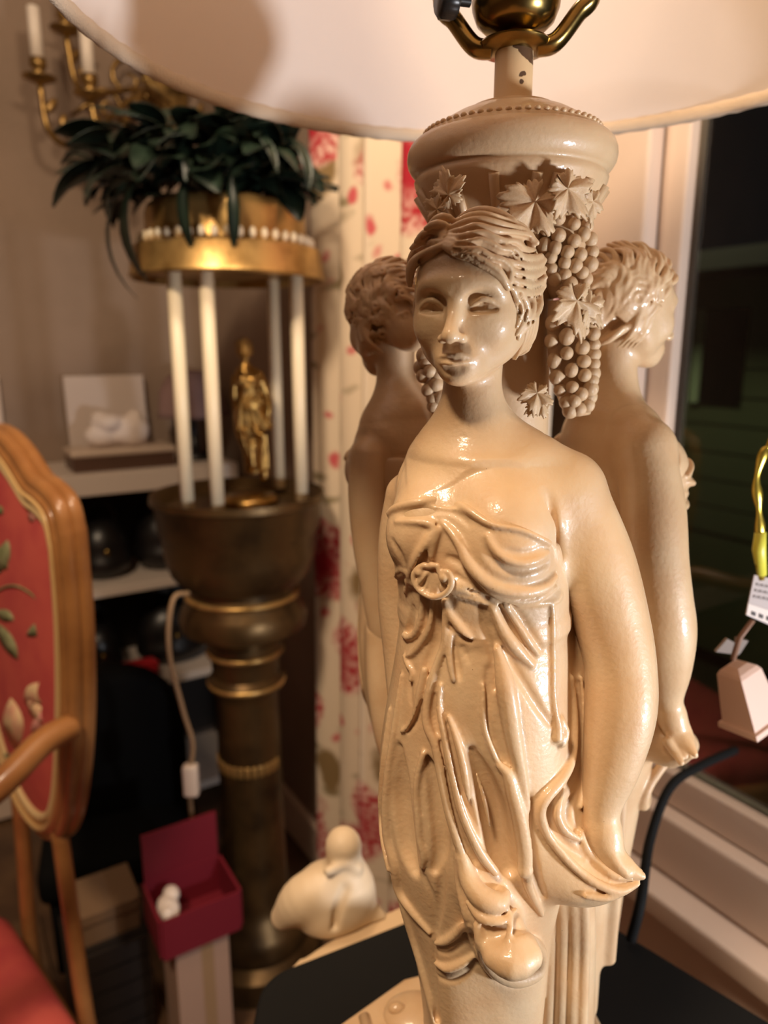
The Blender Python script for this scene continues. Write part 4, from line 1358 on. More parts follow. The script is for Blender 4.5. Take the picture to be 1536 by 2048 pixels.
tb = empty('side_table', (0.12, 0.36, 0), 'cream painted side table under the black slab that carries the lamp', 'table')
outl = rounded([(-0.092, 0.10), (-0.096, 0.476), (-0.05, 0.525), (0.05, 0.585), (0.15, 0.53), (0.36, 0.31), (0.38, 0.10)], 0.028)
T0 = TZ - 0.022
MB().prism([(x - 0.12, y - 0.36) for x, y in outl], 0.03, Matrix.Translation((0, 0, T0 - 0.03)), bev=0.004).build('tabletop', CREAM, tb, smooth=False)
for (x, y) in ((-0.08, 0.14), (-0.07, 0.44), (0.30, 0.14), (0.09, 0.53)):
    MB().lathe([(0.0, 0.0), (0.014, 0.0), (0.017, 0.06), (0.013, 0.1), (0.02, 0.4), (0.024, 0.6), (0.024, T0 - 0.03), (0.0, T0 - 0.03)], 16, (x - 0.12, y - 0.36, 0)).build('leg', CREAM, tb)
outb = rounded([(-0.094, 0.11), (-0.094, 0.466), (0.085, 0.556), (0.18, 0.53), (0.40, 0.30), (0.40, 0.11)], 0.022)
sl = MB().prism([(x - 0.12, y - 0.36) for x, y in outb], 0.0215, bev=0.004).build('display_slab', BLACK, None, (0.12, 0.36, T0 + 0.0003), smooth=False)
tag(sl, 'matte black slab with rounded corners beneath the ceramic lamp', 'slab')

# cream figurine behind the slab
fz = T0 - ZC
f0 = at_height(660, 1868, fz)
ff_ = Field()


def fg(px, py, dd=0.0): return at_depth(px, py, f0[1] + 0.02 + dd)


def fr(r): return pxr(r, fg(650, 1780))


ff_.ell(fg(655, 1800), (fr(72), fr(70), fr(78)), None, '+', 0.01)
ff_.ell(fg(700, 1790), (fr(52), fr(50), fr(70)), None, '+', 0.01)
ff_.tube([fg(665, 1770, -0.006), fg(610, 1795, -0.012), fg(568, 1832, -0.010)], [fr(36), fr(44), fr(26)], '+', 0.006)
ff_.tube([fg(690, 1760), fg(688, 1720), fg(688, 1695)], [fr(48), fr(36), fr(33)], '+', 0.008)
ff_.ell(fg(686, 1690), (fr(34), fr(34), fr(36)), None, '+', 0.004)
ff_.tube([fg(730, 1820), fg(770, 1842)], [fr(26), fr(12)], '+', 0.008)
ff_.tube([fg(655, 1742, -0.018), fg(690, 1728, -0.014), fg(715, 1738, -0.010)], fr(9), '+', 0.004)
ff_.tube([fg(690, 1780, -0.022), fg(675, 1820, -0.026), fg(668, 1850, -0.026)], fr(8), '-', 0.004)
ff_.put(lambda P: (np.float32(fz + 0.0005) - P[2]), (-9, -9, -9), (9, 9, 9), '&', 0.001)
V_, F_ = ff_.polygonise(0.0016)
org = np.array([f0[0], f0[1] + 0.02, fz])
o = mesh_obj('figurine', V_ - org, F_, simple('cream_bisque', (0.70, 0.54, 0.36), 0.55), None, wz(org))
tag(o, 'cream ceramic figurine with a small upright head behind the black slab', 'figurine')

# lamp cord from behind the lamp to the sill
c = [at_height(1262, 1880, TABLE_Z + 0.006), at_depth(1282, 1800, 0.50), at_depth(1300, 1680, 0.55), at_depth(1340, 1575, 0.58), at_depth(1400, 1532, 0.62), at_depth(1470, 1500, 0.66)]
o = MB().tube([wz(q) for q in crom(c, 8)], 0.0042, 10).build('lamp_cord', BLACK)
tag(o, 'black power cord rising from behind the lamp to the window', 'cord')

# ------------------------------------------------------------------ curtain
CUR, nt, b_, N_, Lk = new_mat('floral_curtain')
uv = N_.new('ShaderNodeUVMap')


def nnode(kind, **kw):
    n = N_.new(kind)
    for k, v in kw.items(): n.inputs[k].default_value = v
    return n


nz = nnode('ShaderNodeTexNoise', Scale=9.0, Detail=3.0); Lk.new(uv.outputs[0], nz.inputs['Vector'])
wm = N_.new('ShaderNodeMix'); wm.data_type = 'VECTOR'; wm.inputs[0].default_value = 0.06
Lk.new(uv.outputs[0], wm.inputs[4]); Lk.new(nz.outputs[1], wm.inputs[5])


def mask(scale, off, lo_, hi_, stretch=(1, 1, 1), rot=0.0):
    mp = N_.new('ShaderNodeMapping'); mp.inputs['Location'].default_value = off; mp.inputs['Scale'].default_value = stretch; mp.inputs['Rotation'].default_value = (0, 0, rot)
    Lk.new(wm.outputs[1], mp.inputs['Vector'])
    v = nnode('ShaderNodeTexVoronoi', Scale=scale, Randomness=0.8); Lk.new(mp.outputs[0], v.inputs['Vector'])
    r = N_.new('ShaderNodeMapRange'); r.inputs[1].default_value = lo_; r.inputs[2].default_value = hi_; r.inputs[3].default_value = 1; r.inputs[4].default_value = 0
    Lk.new(v.outputs['Distance'], r.inputs[0])
    return v, r


def mixc(fac, a, bcol):
    mx = N_.new('ShaderNodeMix'); mx.data_type = 'RGBA'
    Lk.new(fac, mx.inputs[0])
    if isinstance(a, tuple): mx.inputs[6].default_value = (*a, 1)
    else: Lk.new(a, mx.inputs[6])
    if isinstance(bcol, tuple): mx.inputs[7].default_value = (*bcol, 1)
    else: Lk.new(bcol, mx.inputs[7])
    return mx.outputs[2]


vl, ml = mask(9.0, (3.1, 1.7, 0), 0.26, 0.34, (1.0, 0.55, 1), 0.6)
vt, mt = mask(13.0, (0.4, 5.2, 0), 0.10, 0.22, (0.5, 1.4, 1), 0.5)
vf, mf = mask(4.6, (0.15, 0.35, 0), 0.34, 0.40)
vf2, mf2 = mask(4.6, (0.15, 0.35, 0), 0.10, 0.34)
nst = nnode('ShaderNodeTexNoise', Scale=75.0, Detail=3.0); Lk.new(uv.outputs[0], nst.inputs['Vector'])
nsr = N_.new('ShaderNodeMapRange'); nsr.inputs[1].default_value = 0.40; nsr.inputs[2].default_value = 0.60; Lk.new(nst.outputs[0], nsr.inputs[0])
pet = mixc(nsr.outputs[0], (0.45, 0.03, 0.04), (0.80, 0.52, 0.44))
pet = mixc(mf2.outputs[0], pet, (0.40, 0.02, 0.035))
vs_, msm = mask(16.0, (7.4, 2.3, 0), 0.16, 0.26)
gate = nnode('ShaderNodeTexNoise', Scale=5.0); Lk.new(uv.outputs[0], gate.inputs['Vector'])
gr = N_.new('ShaderNodeMapRange'); gr.inputs[1].default_value = 0.42; gr.inputs[2].default_value = 0.52; Lk.new(gate.outputs[0], gr.inputs[0])
ms_ = N_.new('ShaderNodeMath'); ms_.operation = 'MULTIPLY'; Lk.new(msm.outputs[0], ms_.inputs[0]); Lk.new(gr.outputs[0], ms_.inputs[1])
col = mixc(mt.outputs[0], (0.80, 0.66, 0.50), (0.34, 0.27, 0.16))
col = mixc(ml.outputs[0], col, (0.26, 0.17, 0.075))
col = mixc(ms_.outputs[0], col, (0.62, 0.12, 0.13))
col = mixc(mf.outputs[0], col, pet)
Lk.new(col, b_.inputs['Base Color']); b_.inputs['Roughness'].default_value = 0.85; b_.inputs['Specular IOR Level'].default_value = 0.2

CU0, CU1, CZ0, CZ1 = 0.66, 1.30, 0.03, 2.30
nu, nz_ = 150, 40
verts = []; uvs = []; al = 0.0; prev = None
rows_ = []
for i in range(nu + 1):
    u = CU0 + (CU1 - CU0) * i / nu
    w = 0.017 * math.sin(u * 62) + 0.008 * math.sin(u * 31 + 1.1) + 0.003 * math.sin(u * 118)
    rows_.append((VW - 0.050 + w, u))
    if prev: al += math.hypot(rows_[-1][0] - prev[0], u - prev[1])
    prev = rows_[-1]; uvs.append(al)
for i in range(nu + 1):
    for j in range(nz_ + 1):
        t = j / nz_
        k = 1.0 - 0.18 * t
        sway = 0.010 * math.sin(t * 3.1 + i * 0.02)
        verts.append((VW - 0.050 + (rows_[i][0] - VW + 0.050) * k, rows_[i][1] - 0.03 * t + sway, CZ0 + (CZ1 - CZ0) * t))
faces = []
for i in range(nu):
    for j in range(nz_):
        a = i * (nz_ + 1) + j
        faces.append((a, a + 1, a + nz_ + 2, a + nz_ + 1))
cu = mesh_obj('curtain', verts, faces, CUR)
cu.rotation_euler = (0, 0, RA)
ul = cu.data.uv_layers.new(name='UVMap')
for lp in cu.data.loops:
    i, j = divmod(lp.vertex_index, nz_ + 1)
    ul.data[lp.index].uv = (uvs[i], (CZ1 - CZ0) * j / nz_)
sm = cu.modifiers.new('thickness', 'SOLIDIFY'); sm.thickness = 0.0016
tag(cu, 'cream curtain printed with red flowers hanging beside the window', 'curtain')
rd = empty('curtain_rod', RP(VW - 0.050, 0.9, 2.31), 'brass curtain rod above the floral curtain', 'curtain rod', rz=RA)
MB().tube([(0, -2.1, 0), (0, 0.48, 0)], 0.011, 12).build('pole', BRASS, rd)
MB().ell((0, 0.50, 0), (0.02, 0.025, 0.02)).build('finial', BRASS, rd)
MB().box((0.0, 0.2, -0.012), (0.050, 0.215, 0.012)).build('bracket', BRASS, rd, smooth=False)

# ------------------------------------------------------------------ brass rain lamp on its pedestal
GOLD = simple('antique_gold', (0.66, 0.42, 0.15), 0.36, 0.75, bump=(30, 0.2, 0.004), var=((0.30, 0.17, 0.05), 18))
BRONZE = simple('dark_bronze', (0.13, 0.078, 0.03), 0.38, 0.75, bump=(25, 0.2, 0.004), var=((0.05, 0.030, 0.014), 14))
PALE = simple('pale_gold_rod', (0.90, 0.78, 0.56), 0.35, 0.0)
RL = np.array([-0.266, 1.30, -ZC])
rain = empty('rain_lamp', wz(RL), 'tall gold lantern lamp with a small statue between rods on a round pedestal', 'lamp')


def rz_(py, d=1.30):
    r = ray(400, py); return ZC + r[2] / r[1] * d


cz0, cz1, cz2 = rz_(562), rz_(500), rz_(420)
cano = MB().lathe([(0.0, cz0 + 0.012), (0.150, cz0 + 0.010), (0.160, cz0), (0.164, cz0 + 0.004), (0.161, cz0 + 0.012), (0.158, cz1 - 0.004), (0.153, cz1), (0.136, cz1 + 0.004), (0.133, cz1 + 0.012), (0.132, cz2 - 0.012),
                   (0.128, cz2), (0.120, cz2 + 0.006), (0.0, cz2 + 0.006)], 64).build('canopy', GOLD, rain, angle=40)
bd = MB().ell((0, 0, 0), (0.0058, 0.0058, 0.0085), 10, 6).build('bead', PALE, cano)
for i in range(46):
    a = 2 * math.pi * i / 46
    q = (0.142 * math.cos(a), 0.142 * math.sin(a), cz1 + 0.010)
    if i == 0: bd.location = q
    else: link('bead', bd.data, cano, q)
bz = rz_(985)
bowl = MB().lathe([(0.0, bz - 0.022), (0.13, bz - 0.020), (0.148, bz), (0.156, bz + 0.002), (0.158, bz - 0.010), (0.150, bz - 0.020), (0.147, bz - 0.062), (0.141, bz - 0.070), (0.138, bz - 0.110), (0.128, bz - 0.145), (0.112, bz - 0.165), (0.0, bz - 0.165)], 64).build('bowl', BRONZE, rain, angle=45)
z1, z2, z3 = bz - 0.165, rz_(1225), rz_(1360)
ped = MB().lathe([(0.0, z1), (0.092, z1), (0.100, z1 - 0.02), (0.104, z2 + 0.035), (0.112, z2 + 0.02), (0.120, z2), (0.116, z2 - 0.02), (0.090, z2 - 0.035), (0.070, z2 - 0.05), (0.066, z3 + 0.085), (0.072, z3 + 0.075), (0.066, z3 + 0.062),
                  (0.064, z3 + 0.02), (0.073, z3 + 0.010), (0.073, z3 - 0.002), (0.065, z3 - 0.012), (0.060, z3 - 0.03), (0.062, 0.34), (0.066, 0.16), (0.078, 0.13), (0.100, 0.11), (0.112, 0.085), (0.108, 0.06), (0.130, 0.045), (0.138, 0.0), (0.0, 0.0)], 56).build('pedestal', BRONZE, rain, angle=40)
# gold collars and little gold marks round the shaft
for zz, rr in ((z3 + 0.066, 0.0735), (z3 + 0.004, 0.0745), (z2 + 0.042, 0.106)):
    MB().lathe([(rr - 0.01, zz - 0.006), (rr, zz - 0.004), (rr + 0.001, zz), (rr, zz + 0.004), (rr - 0.01, zz + 0.006)], 56).build('collar', GOLD, ped)
zm = rz_(1512)
for i in range(14):
    a = math.radians(180 + i * 12)
    o = MB().box((-0.003, -0.0045, -0.011), (0.003, 0.0045, 0.011), bev=0.001).build('gold_mark', GOLD, ped, (0.0612 * math.cos(a), 0.0612 * math.sin(a), zm))
    o.rotation_euler = (0, 0, a)
# rods
for px in (352, 422, 606):
    tp_, bt_ = rz_(575), bz - 0.01
    X = (at_depth(px + 12, 780, 1.22)[0] - RL[0]); X = max(-0.118, min(0.118, X * 0.95))
    Y = -math.sqrt(max(0.0, 0.120 ** 2 - X * X))
    MB().tube([(X * 1.0, Y, bt_), (X, Y, (tp_ + bt_) / 2), (X, Y, tp_ + 0.03)], [0.0115, 0.0115, 0.0115], 14).build('rod', PALE, rain)
for X, Y in ((0.06, 0.104), (-0.06, 0.104)):
    MB().tube([(X, Y, bz - 0.01), (X, Y, rz_(575) + 0.03)], 0.0115, 14).build('rod', PALE, rain)
# the small gilt statue
st_ = empty('statue', (0.022, 0.0, bz - 0.022)); st_.parent = rain
FIG_MAT = simple('gilt_bronze', (0.45, 0.27, 0.08), 0.3, 1.0, var=((0.16, 0.09, 0.03), 60))
for src, nm in ((fig_body, 'statue_body'), (fig_gown, 'statue_gown'), (fig_hair, 'statue_hair')):
    o = link(nm, src.data, st_)
    o.material_slots[0].link = 'OBJECT'; o.material_slots[0].material = FIG_MAT
    o.scale = (0.54, 0.54, 0.54); o.rotation_euler = (0, 0, math.radians(18)); o.location = (0, 0, 0.012)
MB().lathe([(0.0, 0.0), (0.052, 0.0), (0.050, 0.012), (0.042, 0.020), (0.0, 0.022)], 28).build('statue_base', FIG_MAT, st_)
# cord with its inline switch
cp = [at_depth(378, 1186, 1.185), at_depth(346, 1200, 1.16), at_depth(338, 1300, 1.15), at_depth(366, 1420, 1.15), at_depth(386, 1490, 1.15), at_depth(378, 1560, 1.15), at_depth(384, 1640, 1.175), at_depth(388, 1740, 1.185), at_height(395, 1870, -ZC + 0.01)]
cdm = simple('tan_cord', (0.30, 0.19, 0.10), 0.6)
cd = MB().tube([Vector(q - RL) for q in crom(cp, 6)], 0.0042, 8).build('power_cord', cdm, rain)
q = Vector(at_depth(382, 1560, 1.145) - RL)
MB().box((-0.013, -0.010, -0.030), (0.013, 0.010, 0.030), bev=0.006).build('cord_switch', simple('cream_plastic', (0.72, 0.60, 0.50), 0.4), cd, q)

# ------------------------------------------------------------------ greenery on top of the lantern
gr_ = empty('leafy_garland', (RL[0], RL[1], cz2 + 0.007), 'dark green leafy garland heaped on top of the gold lantern', 'plant')
LG = simple('dark_green_leaf', (0.006, 0.014, 0.009), 0.4, var=((0.02, 0.036, 0.022), 25))
kinds = []
for (ln, wd, bend) in ((0.10, 0.044, 0.6), (0.08, 0.050, 0.4), (0.12, 0.026, 1.0)):
    mb = MB(); n = 9
    vs, fs = [], []
    for sgn in (1, -1):
        for i in range(n):
            t = i / (n - 1)
            w = wd * 0.5 * (math.sin(math.pi * min(1, t * 0.96 + 0.02)) ** 0.7)
            a = bend * t * 1.4
            x = ln * math.sin(a) / (bend * 1.4); z = -ln * (1 - math.cos(a)) / (bend * 1.4)
            for s_ in (-1, 0, 1):
                vs.append((x, s_ * w, z + (0.22 * w if s_ else 0.0) + sgn * 0.0006))
    for i in range(n - 1):
        for s_ in (0, 1):
            a = i * 3 + s_
            fs.append((a, a + 3, a + 4, a + 1)); b2 = a + n * 3; fs.append((b2, b2 + 1, b2 + 4, b2 + 3))
        for e in (0, 2):
            a = i * 3 + e; b2 = a + n * 3
            fs.append((a, b2, b2 + 3, a + 3))
    me = bpy.data.meshes.new('leaf'); me.from_pydata(vs, [], fs); me.materials.append(LG)
    me.polygons.foreach_set('use_smooth', np.ones(len(me.polygons), dtype=bool)); kinds.append(me)
rg = random.Random(11)
mb = MB()
for i in range(16):
    a = i * 0.41; mb.tube(crom([(0.02 * math.cos(a), 0.02 * math.sin(a), 0.0), (0.10 * math.cos(a), 0.10 * math.sin(a), 0.035 + 0.02 * math.sin(i)), (0.19 * math.cos(a + 0.2), 0.17 * math.sin(a + 0.2), 0.03)], 4), 0.003, 6)
mb.build('stem', LG, gr_)
for i in range(230):
    a = rg.uniform(0, 6.283); r = 0.185 * math.sqrt(rg.uniform(0.02, 1.0))
    if math.cos(a - RA) > 0.3: r *= 0.72
    h = 0.105 * (1 - (r / 0.26) ** 2) * rg.uniform(0.1, 1.0) + 0.008
    o = link('leaf', kinds[rg.choice((0, 0, 1, 1, 2))], gr_, (r * math.cos(a), r * math.sin(a), h + rg.uniform(-0.01, 0.02)))
    o.rotation_euler = (rg.uniform(-0.6, 0.6), rg.uniform(-0.75, 0.35), a + rg.uniform(-0.9, 0.9))
    s_ = rg.uniform(0.7, 1.15); o.scale = (s_, s_, s_)
    if math.cos(a - RA) > -0.1: o.rotation_euler[2] = RA - math.pi / 2 + rg.uniform(-1.3, 0.3)
for (a, ln) in ((math.radians(205), 1.5), (math.radians(228), 1.3), (math.radians(285), 0.9), (math.radians(262), 0.9)):
    o = link('leaf', kinds[2], gr_, (0.165 * math.cos(a), 0.165 * math.sin(a), 0.01)); o.rotation_euler = (0, 0.95, a); o.scale = (ln, ln * 0.8, ln)

# ------------------------------------------------------------------ gilded wall sconce
sc = to_room(on_u(330, 190, UB))
sconce = empty('wall_sconce', RP(sc[0], UB, sc[2]), 'gilded scroll wall sconce with white candles on the back wall', 'sconce', rz=RA)
GILT = simple('gilded_scroll', (0.40, 0.25, 0.085), 0.33, 0.85, var=((0.14, 0.08, 0.03), 40))
WAX = simple('white_candle', (0.82, 0.73, 0.64), 0.5)


def sw(px, py, off): 
    p = to_room(on_u(px, py, UB - off)); return Vector((p[0] - sc[0], p[1] - UB, p[2] - sc[2]))


MB().prism([(x, y) for x, y in [(0.05 * math.cos(t) * (1 + 0.15 * math.cos(4 * t)), 0.11 * math.sin(t)) for t in np.linspace(0, 6.283, 28, endpoint=False)]], 0.016,
           Matrix.Translation((0, 0, 0)) @ Matrix.Rotation(math.pi / 2, 4, 'X'), bev=0.004).build('backplate', GILT, sconce)
for (px, pyt, pyb, off) in ((75, 12, 135, 0.16), (177, 48, 168, 0.24), (128, -70, 38, 0.10)):
    b_pt = sw(px + 5, pyb + 35, off); c_ = sw(330, 230, 0.02)
    mid = sw((px + 330) / 2 - 40, pyb + 150, off * 0.8)
    arm = MB().tube(crom([c_, sw(290, 180, off * 0.5), mid, sw(px + 25, pyb + 130, off), b_pt], 8), 0.0075, 8).build('arm', GILT, sconce)
    MB().lathe([(0.0, 0.0), (0.010, 0.002), (0.034, 0.012), (0.036, 0.016), (0.012, 0.014), (0.011, 0.030), (0.018, 0.036), (0.018, 0.052), (0.0, 0.052)], 20, b_pt).build('candle_cup', GILT, sconce)
    tp_ = sw(px, pyt, off)
    MB().lathe([(0.0, 0.05), (0.0135, 0.05), (0.0130, tp_.z - b_pt.z - 0.004), (0.004, tp_.z - b_pt.z), (0.0, tp_.z - b_pt.z)], 18, b_pt).build('candle', WAX, sconce)
    for k in range(3):
        w = b_pt.lerp(mid, 0.25 + 0.3 * k)
        o = MB().ell((0, 0, 0), (0.010, 0.006, 0.020)).build('acanthus_leaf', GILT, arm, w + Vector((0, 0, -0.012))); o.rotation_euler = (0, 0.6 - 0.5 * k, 0)
for (px, py, R_, sg, off) in ((255, 160, 0.055, 1, 0.04), (300, 235, 0.05, -1, 0.03), (215, 215, 0.045, -1, 0.06), (350, 150, 0.05, -1, 0.04), (470, 215, 0.055, -1, 0.04), (530, 235, 0.045, 1, 0.05), (420, 240, 0.05, 1, 0.03)):
    c_ = sw(px, py, off)
    pts = [c_ + Vector((sg * R_ * (1 - t / 17) * math.cos(t * 0.55), -0.0008 * t, R_ * (1 - t / 17) * math.sin(t * 0.55))) for t in range(16)]
    pts = [c_ + Vector((sg * R_ * 1.9, 0.0, -R_ * 0.7))] + pts
    MB().tube(pts, [0.004] + [0.007 - 0.0002 * t for t in range(16)], 8).build('scroll', GILT, sconce)

# ------------------------------------------------------------------ armchair in red floral fabric
ph = math.radians(45)
wd_ = np.array([-math.sin(ph), math.cos(ph), 0]); nn = np.array([-math.cos(ph), -math.sin(ph), 0])
CH0 = at_depth(150, 1250, 0.83); CH0 = np.array([CH0[0], CH0[1], -ZC])
chair = empty('armchair', wz(CH0), 'carved wooden armchair upholstered in red fabric with embroidered leaves', 'chair')
WOOD = simple('golden_wood', (0.38, 0.17, 0.055), 0.32, bump=(40, 0.15, 0.003), var=((0.24, 0.095, 0.03), 12), coat=0.3)
WOODL = simple('pale_gilt_wood', (0.62, 0.40, 0.17), 0.35, coat=0.2)
RED = simple('red_upholstery', (0.62, 0.105, 0.085), 0.8, bump=(300, 0.3, 0.001), var=((0.52, 0.066, 0.07), 18))
PIPE = simple('cream_gimp', (0.72, 0.52, 0.26), 0.8)


def ch(w, z, n=0.0):                                  # chair frame: across the back, height above eye level, forward
    p = wd_ * w + nn * n
    return Vector((p[0], p[1], z + ZC))


oc = [(0.000, -0.215), (0.012, -0.182), (0.045, -0.168), (0.085, -0.160), (0.13, -0.135), (0.175, -0.118), (0.22, -0.112), (0.265, -0.118), (0.31, -0.135), (0.355, -0.160), (0.395, -0.168), (0.428, -0.182), (0.44, -0.215),
      (0.436, -0.33), (0.412, -0.46), (0.37, -0.58), (0.325, -0.66), (0.275, -0.70), (0.22, -0.712), (0.165, -0.70), (0.115, -0.66), (0.07, -0.58), (0.028, -0.46), (0.004, -0.33)]
cen = np.array([0.22, -0.42])
cl = crom(oc + [oc[0]], 5)[:-1]


def sweep(scale_in, n0, r, sq=1.0):
    pts = []
    for w, z in cl:
        d = cen - np.array([w, z]); L_ = np.linalg.norm(d); d = d / L_
        pts.append(ch(w + d[0] * scale_in, z + d[1] * scale_in, n0))
    pts.append(pts[0]); pts.append(pts[1])
    return pts, r


fr_b = MB()
for ins, n0, r in ((0.0, 0.0, 0.011), (0.010, 0.007, 0.009), (-0.004, -0.014, 0.010), (0.017, 0.003, 0.008)):
    pts, rr = sweep(ins, n0, r); fr_b.tube(pts, rr, 10, caps=False)
bf_ = fr_b.build('back_frame', WOOD, chair)
pts, rr = sweep(0.013, 0.0145, 0.0040); MB().tube(pts, rr, 8, caps=False).build('bead_moulding', WOODL, bf_)
# padded back
K = 10
vs, fs = [], []
for sgn in (1, -1):
    o_ = len(vs)
    vs.append(ch(cen[0], cen[1], 0.026 if sgn > 0 else -0.012))
    for k in range(1, K + 1):
        t = k / K
        for w, z in cl:
            d = np.array([w, z]) - cen; L_ = np.linalg.norm(d); d = d * (L_ - 0.022) / L_
            vs.append(ch(cen[0] + d[0] * t, cen[1] + d[1] * t, (0.026 - 0.022 * t ** 3) if sgn > 0 else -0.012))
    n = len(cl)
    for i in range(n):
        j = (i + 1) % n
        q = (o_, o_ + 1 + i, o_ + 1 + j)
        fs.append(q if sgn > 0 else q[::-1])
        for k in range(K - 1):
            a, b2 = o_ + 1 + k * n, o_ + 1 + (k + 1) * n
            q = (a + i, b2 + i, b2 + j, a + j)
            fs.append(q if sgn > 0 else q[::-1])
pad = MB().add(vs, fs).build('back_cushion', RED, chair)
pts, rr = sweep(0.029, 0.008, 0.0065); MB().tube(pts, rr, 8, caps=False).build('gimp_braid', PIPE, pad)


def on_pad(px, py, lift=0.0):
    r = ray(px, py); n_ = 0.02
    for _ in range(4):
        k = ((CH0 + nn * n_)[:2] @ nn[:2]) / (r[:2] @ nn[:2])
        q = r * k - CH0
        d = np.array([q[:2] @ wd_[:2], q[2] - ZC]) - cen
        i = int(np.argmin(np.abs(((np.arctan2(cl[:, 1] - cen[1], cl[:, 0] - cen[0]) - math.atan2(d[1], d[0])) + math.pi) % (2 * math.pi) - math.pi)))
        t = min(1.0, np.linalg.norm(d) / (np.linalg.norm(cl[i] - cen) - 0.022))
        n_ = 0.026 - 0.022 * t ** 3
    return Vector(q + nn * lift)


GREEN = simple('olive_thread', (0.16, 0.17, 0.07), 0.9, var=((0.34, 0.33, 0.18), 60))
PETAL = simple('cream_petal_thread', (0.82, 0.60, 0.34), 0.9, var=((0.78, 0.32, 0.24), 40))
PINK = simple('pink_petal_thread', (0.80, 0.36, 0.30), 0.9)


def patch(name, outline, mat, lift=0.0008):
    c_ = [on_pad(a, b2, lift) for a, b2 in outline]
    ctr = sum(c_, Vector((0, 0, 0))) / len(c_)
    nv = Vector(nn)
    m_ = len(c_)
    vs = [ctr + nv * 0.0012] + c_ + [q - nv * 0.006 for q in c_]
    fs = [(0, 1 + i, 1 + (i + 1) % m_) for i in range(m_)] + [(1 + i, 1 + m_ + i, 1 + m_ + (i + 1) % m_, 1 + (i + 1) % m_) for i in range(m_)]
    return MB().add(vs, fs).build(name, mat, pad)


def leafpatch(name, a, b2, w, mat):
    a, b2 = np.array(a, float), np.array(b2, float); d = b2 - a; n_ = np.array([-d[1], d[0]]) / np.linalg.norm(d)
    L_, R_ = [], []
    for t in np.linspace(0, 1, 8):
        ww = w * math.sin(math.pi * t) ** 0.8
        L_.append(tuple(a + d * t + n_ * ww)); R_.append(tuple(a + d * t - n_ * ww))
    return patch(name, L_ + R_[::-1][1:-1], mat)


for a, b2, w in (((-5, 1150), (16, 1080), 14), ((-10, 1090), (14, 1140), 12), ((92, 1068), (116, 1095), 9), ((98, 1246), (54, 1272), 13), ((-8, 1222), (28, 1240), 12), ((-6, 1246), (36, 1320), 13), ((-6, 1010), (4, 1030), 8), ((-10, 1516), (20, 1510), 6)):
    leafpatch('embroidered_leaf', a, b2, w, GREEN)
for a, b2, w in (((32, 1500), (22, 1396), 20), ((96, 1452), (56, 1400), 14), ((52, 1410), (92, 1366), 22), ((98, 1440), (78, 1480), 10), ((74, 1648), (24, 1612), 9)):
    leafpatch('embroidered_petal', a, b2, w, PETAL)
for a, b2, w in (((62, 1046), (72, 1012), 10), ((40, 1000), (62, 980), 9), ((64, 1470), (88, 1420), 9)):
    leafpatch('embroidered_petal', a, b2, w, PINK)
vp = [on_pad(a, b2, 0.001) for a, b2 in ((-15, 1190), (10, 1174), (36, 1172), (62, 1186), (84, 1206), (102, 1218))]
MB().tube(crom([tuple(q) for q in vp], 5), 0.0016, 6).build('embroidered_stem', GREEN, pad)
# arms, seat, legs
for w0 in (0.0, 0.44):
    sgn = 1 if w0 == 0 else -1
    pts = crom([ch(w0 + sgn * 0.026, -0.468, 0.006), ch(w0 + sgn * 0.012, -0.470, 0.05), ch(w0 - sgn * 0.02, -0.490, 0.12), ch(w0 - sgn * 0.03, -0.505, 0.22), ch(w0 - sgn * 0.03, -0.500, 0.30), ch(w0 - sgn * 0.02, -0.52, 0.335)], 6)
    arm = MB().tube([tuple(q) for q in pts], [0.017] * (len(pts) - 4) + [0.019, 0.021, 0.02, 0.014], 12).build('arm', WOOD, chair)
    pts = crom([ch(w0 - sgn * 0.028, -0.505, 0.29), ch(w0 - sgn * 0.02, -0.58, 0.27), ch(w0 - sgn * 0.0, -0.68, 0.31), ch(w0, -0.96, 0.36)], 6)
    MB().tube([tuple(q) for q in pts], 0.015, 10).build('arm_support', WOOD, chair)
    MB().tube([tuple(q) for q in crom([ch(w0 + sgn * 0.135, -0.675, 0), ch(w0 + sgn * 0.125, -0.80, 0.0), ch(w0 + sgn * 0.10, -1.02, 0.0), ch(w0 + sgn * 0.08, -ZC, -0.02)], 5)], [0.012] * 15 + [0.010], 10).build('leg', WOOD, chair)
    MB().tube([tuple(q) for q in crom([ch(w0 - sgn * 0.02, -0.97, 0.44), ch(w0 - sgn * 0.05, -1.02, 0.47), ch(w0 - sgn * 0.01, -1.12, 0.44), ch(w0 - sgn * 0.02, -ZC, 0.46)], 5)], [0.026] * 10 + [0.015] * 6, 10).build('leg', WOOD, chair)
so = rounded([(0.02, 0.0), (0.42, 0.0), (0.47, 0.48), (-0.03, 0.48)], 0.06, 6)
Mx = Matrix(((wd_[0], nn[0], 0, 0), (wd_[1], nn[1], 0, 0), (0, 0, 1, 0), (0, 0, 0, 1)))
MB().prism(so, 0.06, Mx @ Matrix.Translation((0, 0, ZC - 1.08)), bev=0.01).build('seat_rail', WOOD, chair, smooth=False)
MB().prism(rounded([(0.04, 0.02), (0.40, 0.02), (0.45, 0.45), (-0.01, 0.45)], 0.05, 6), 0.09, Mx @ Matrix.Translation((0, 0, ZC - 1.035)), bev=0.035).build('seat', RED, chair)

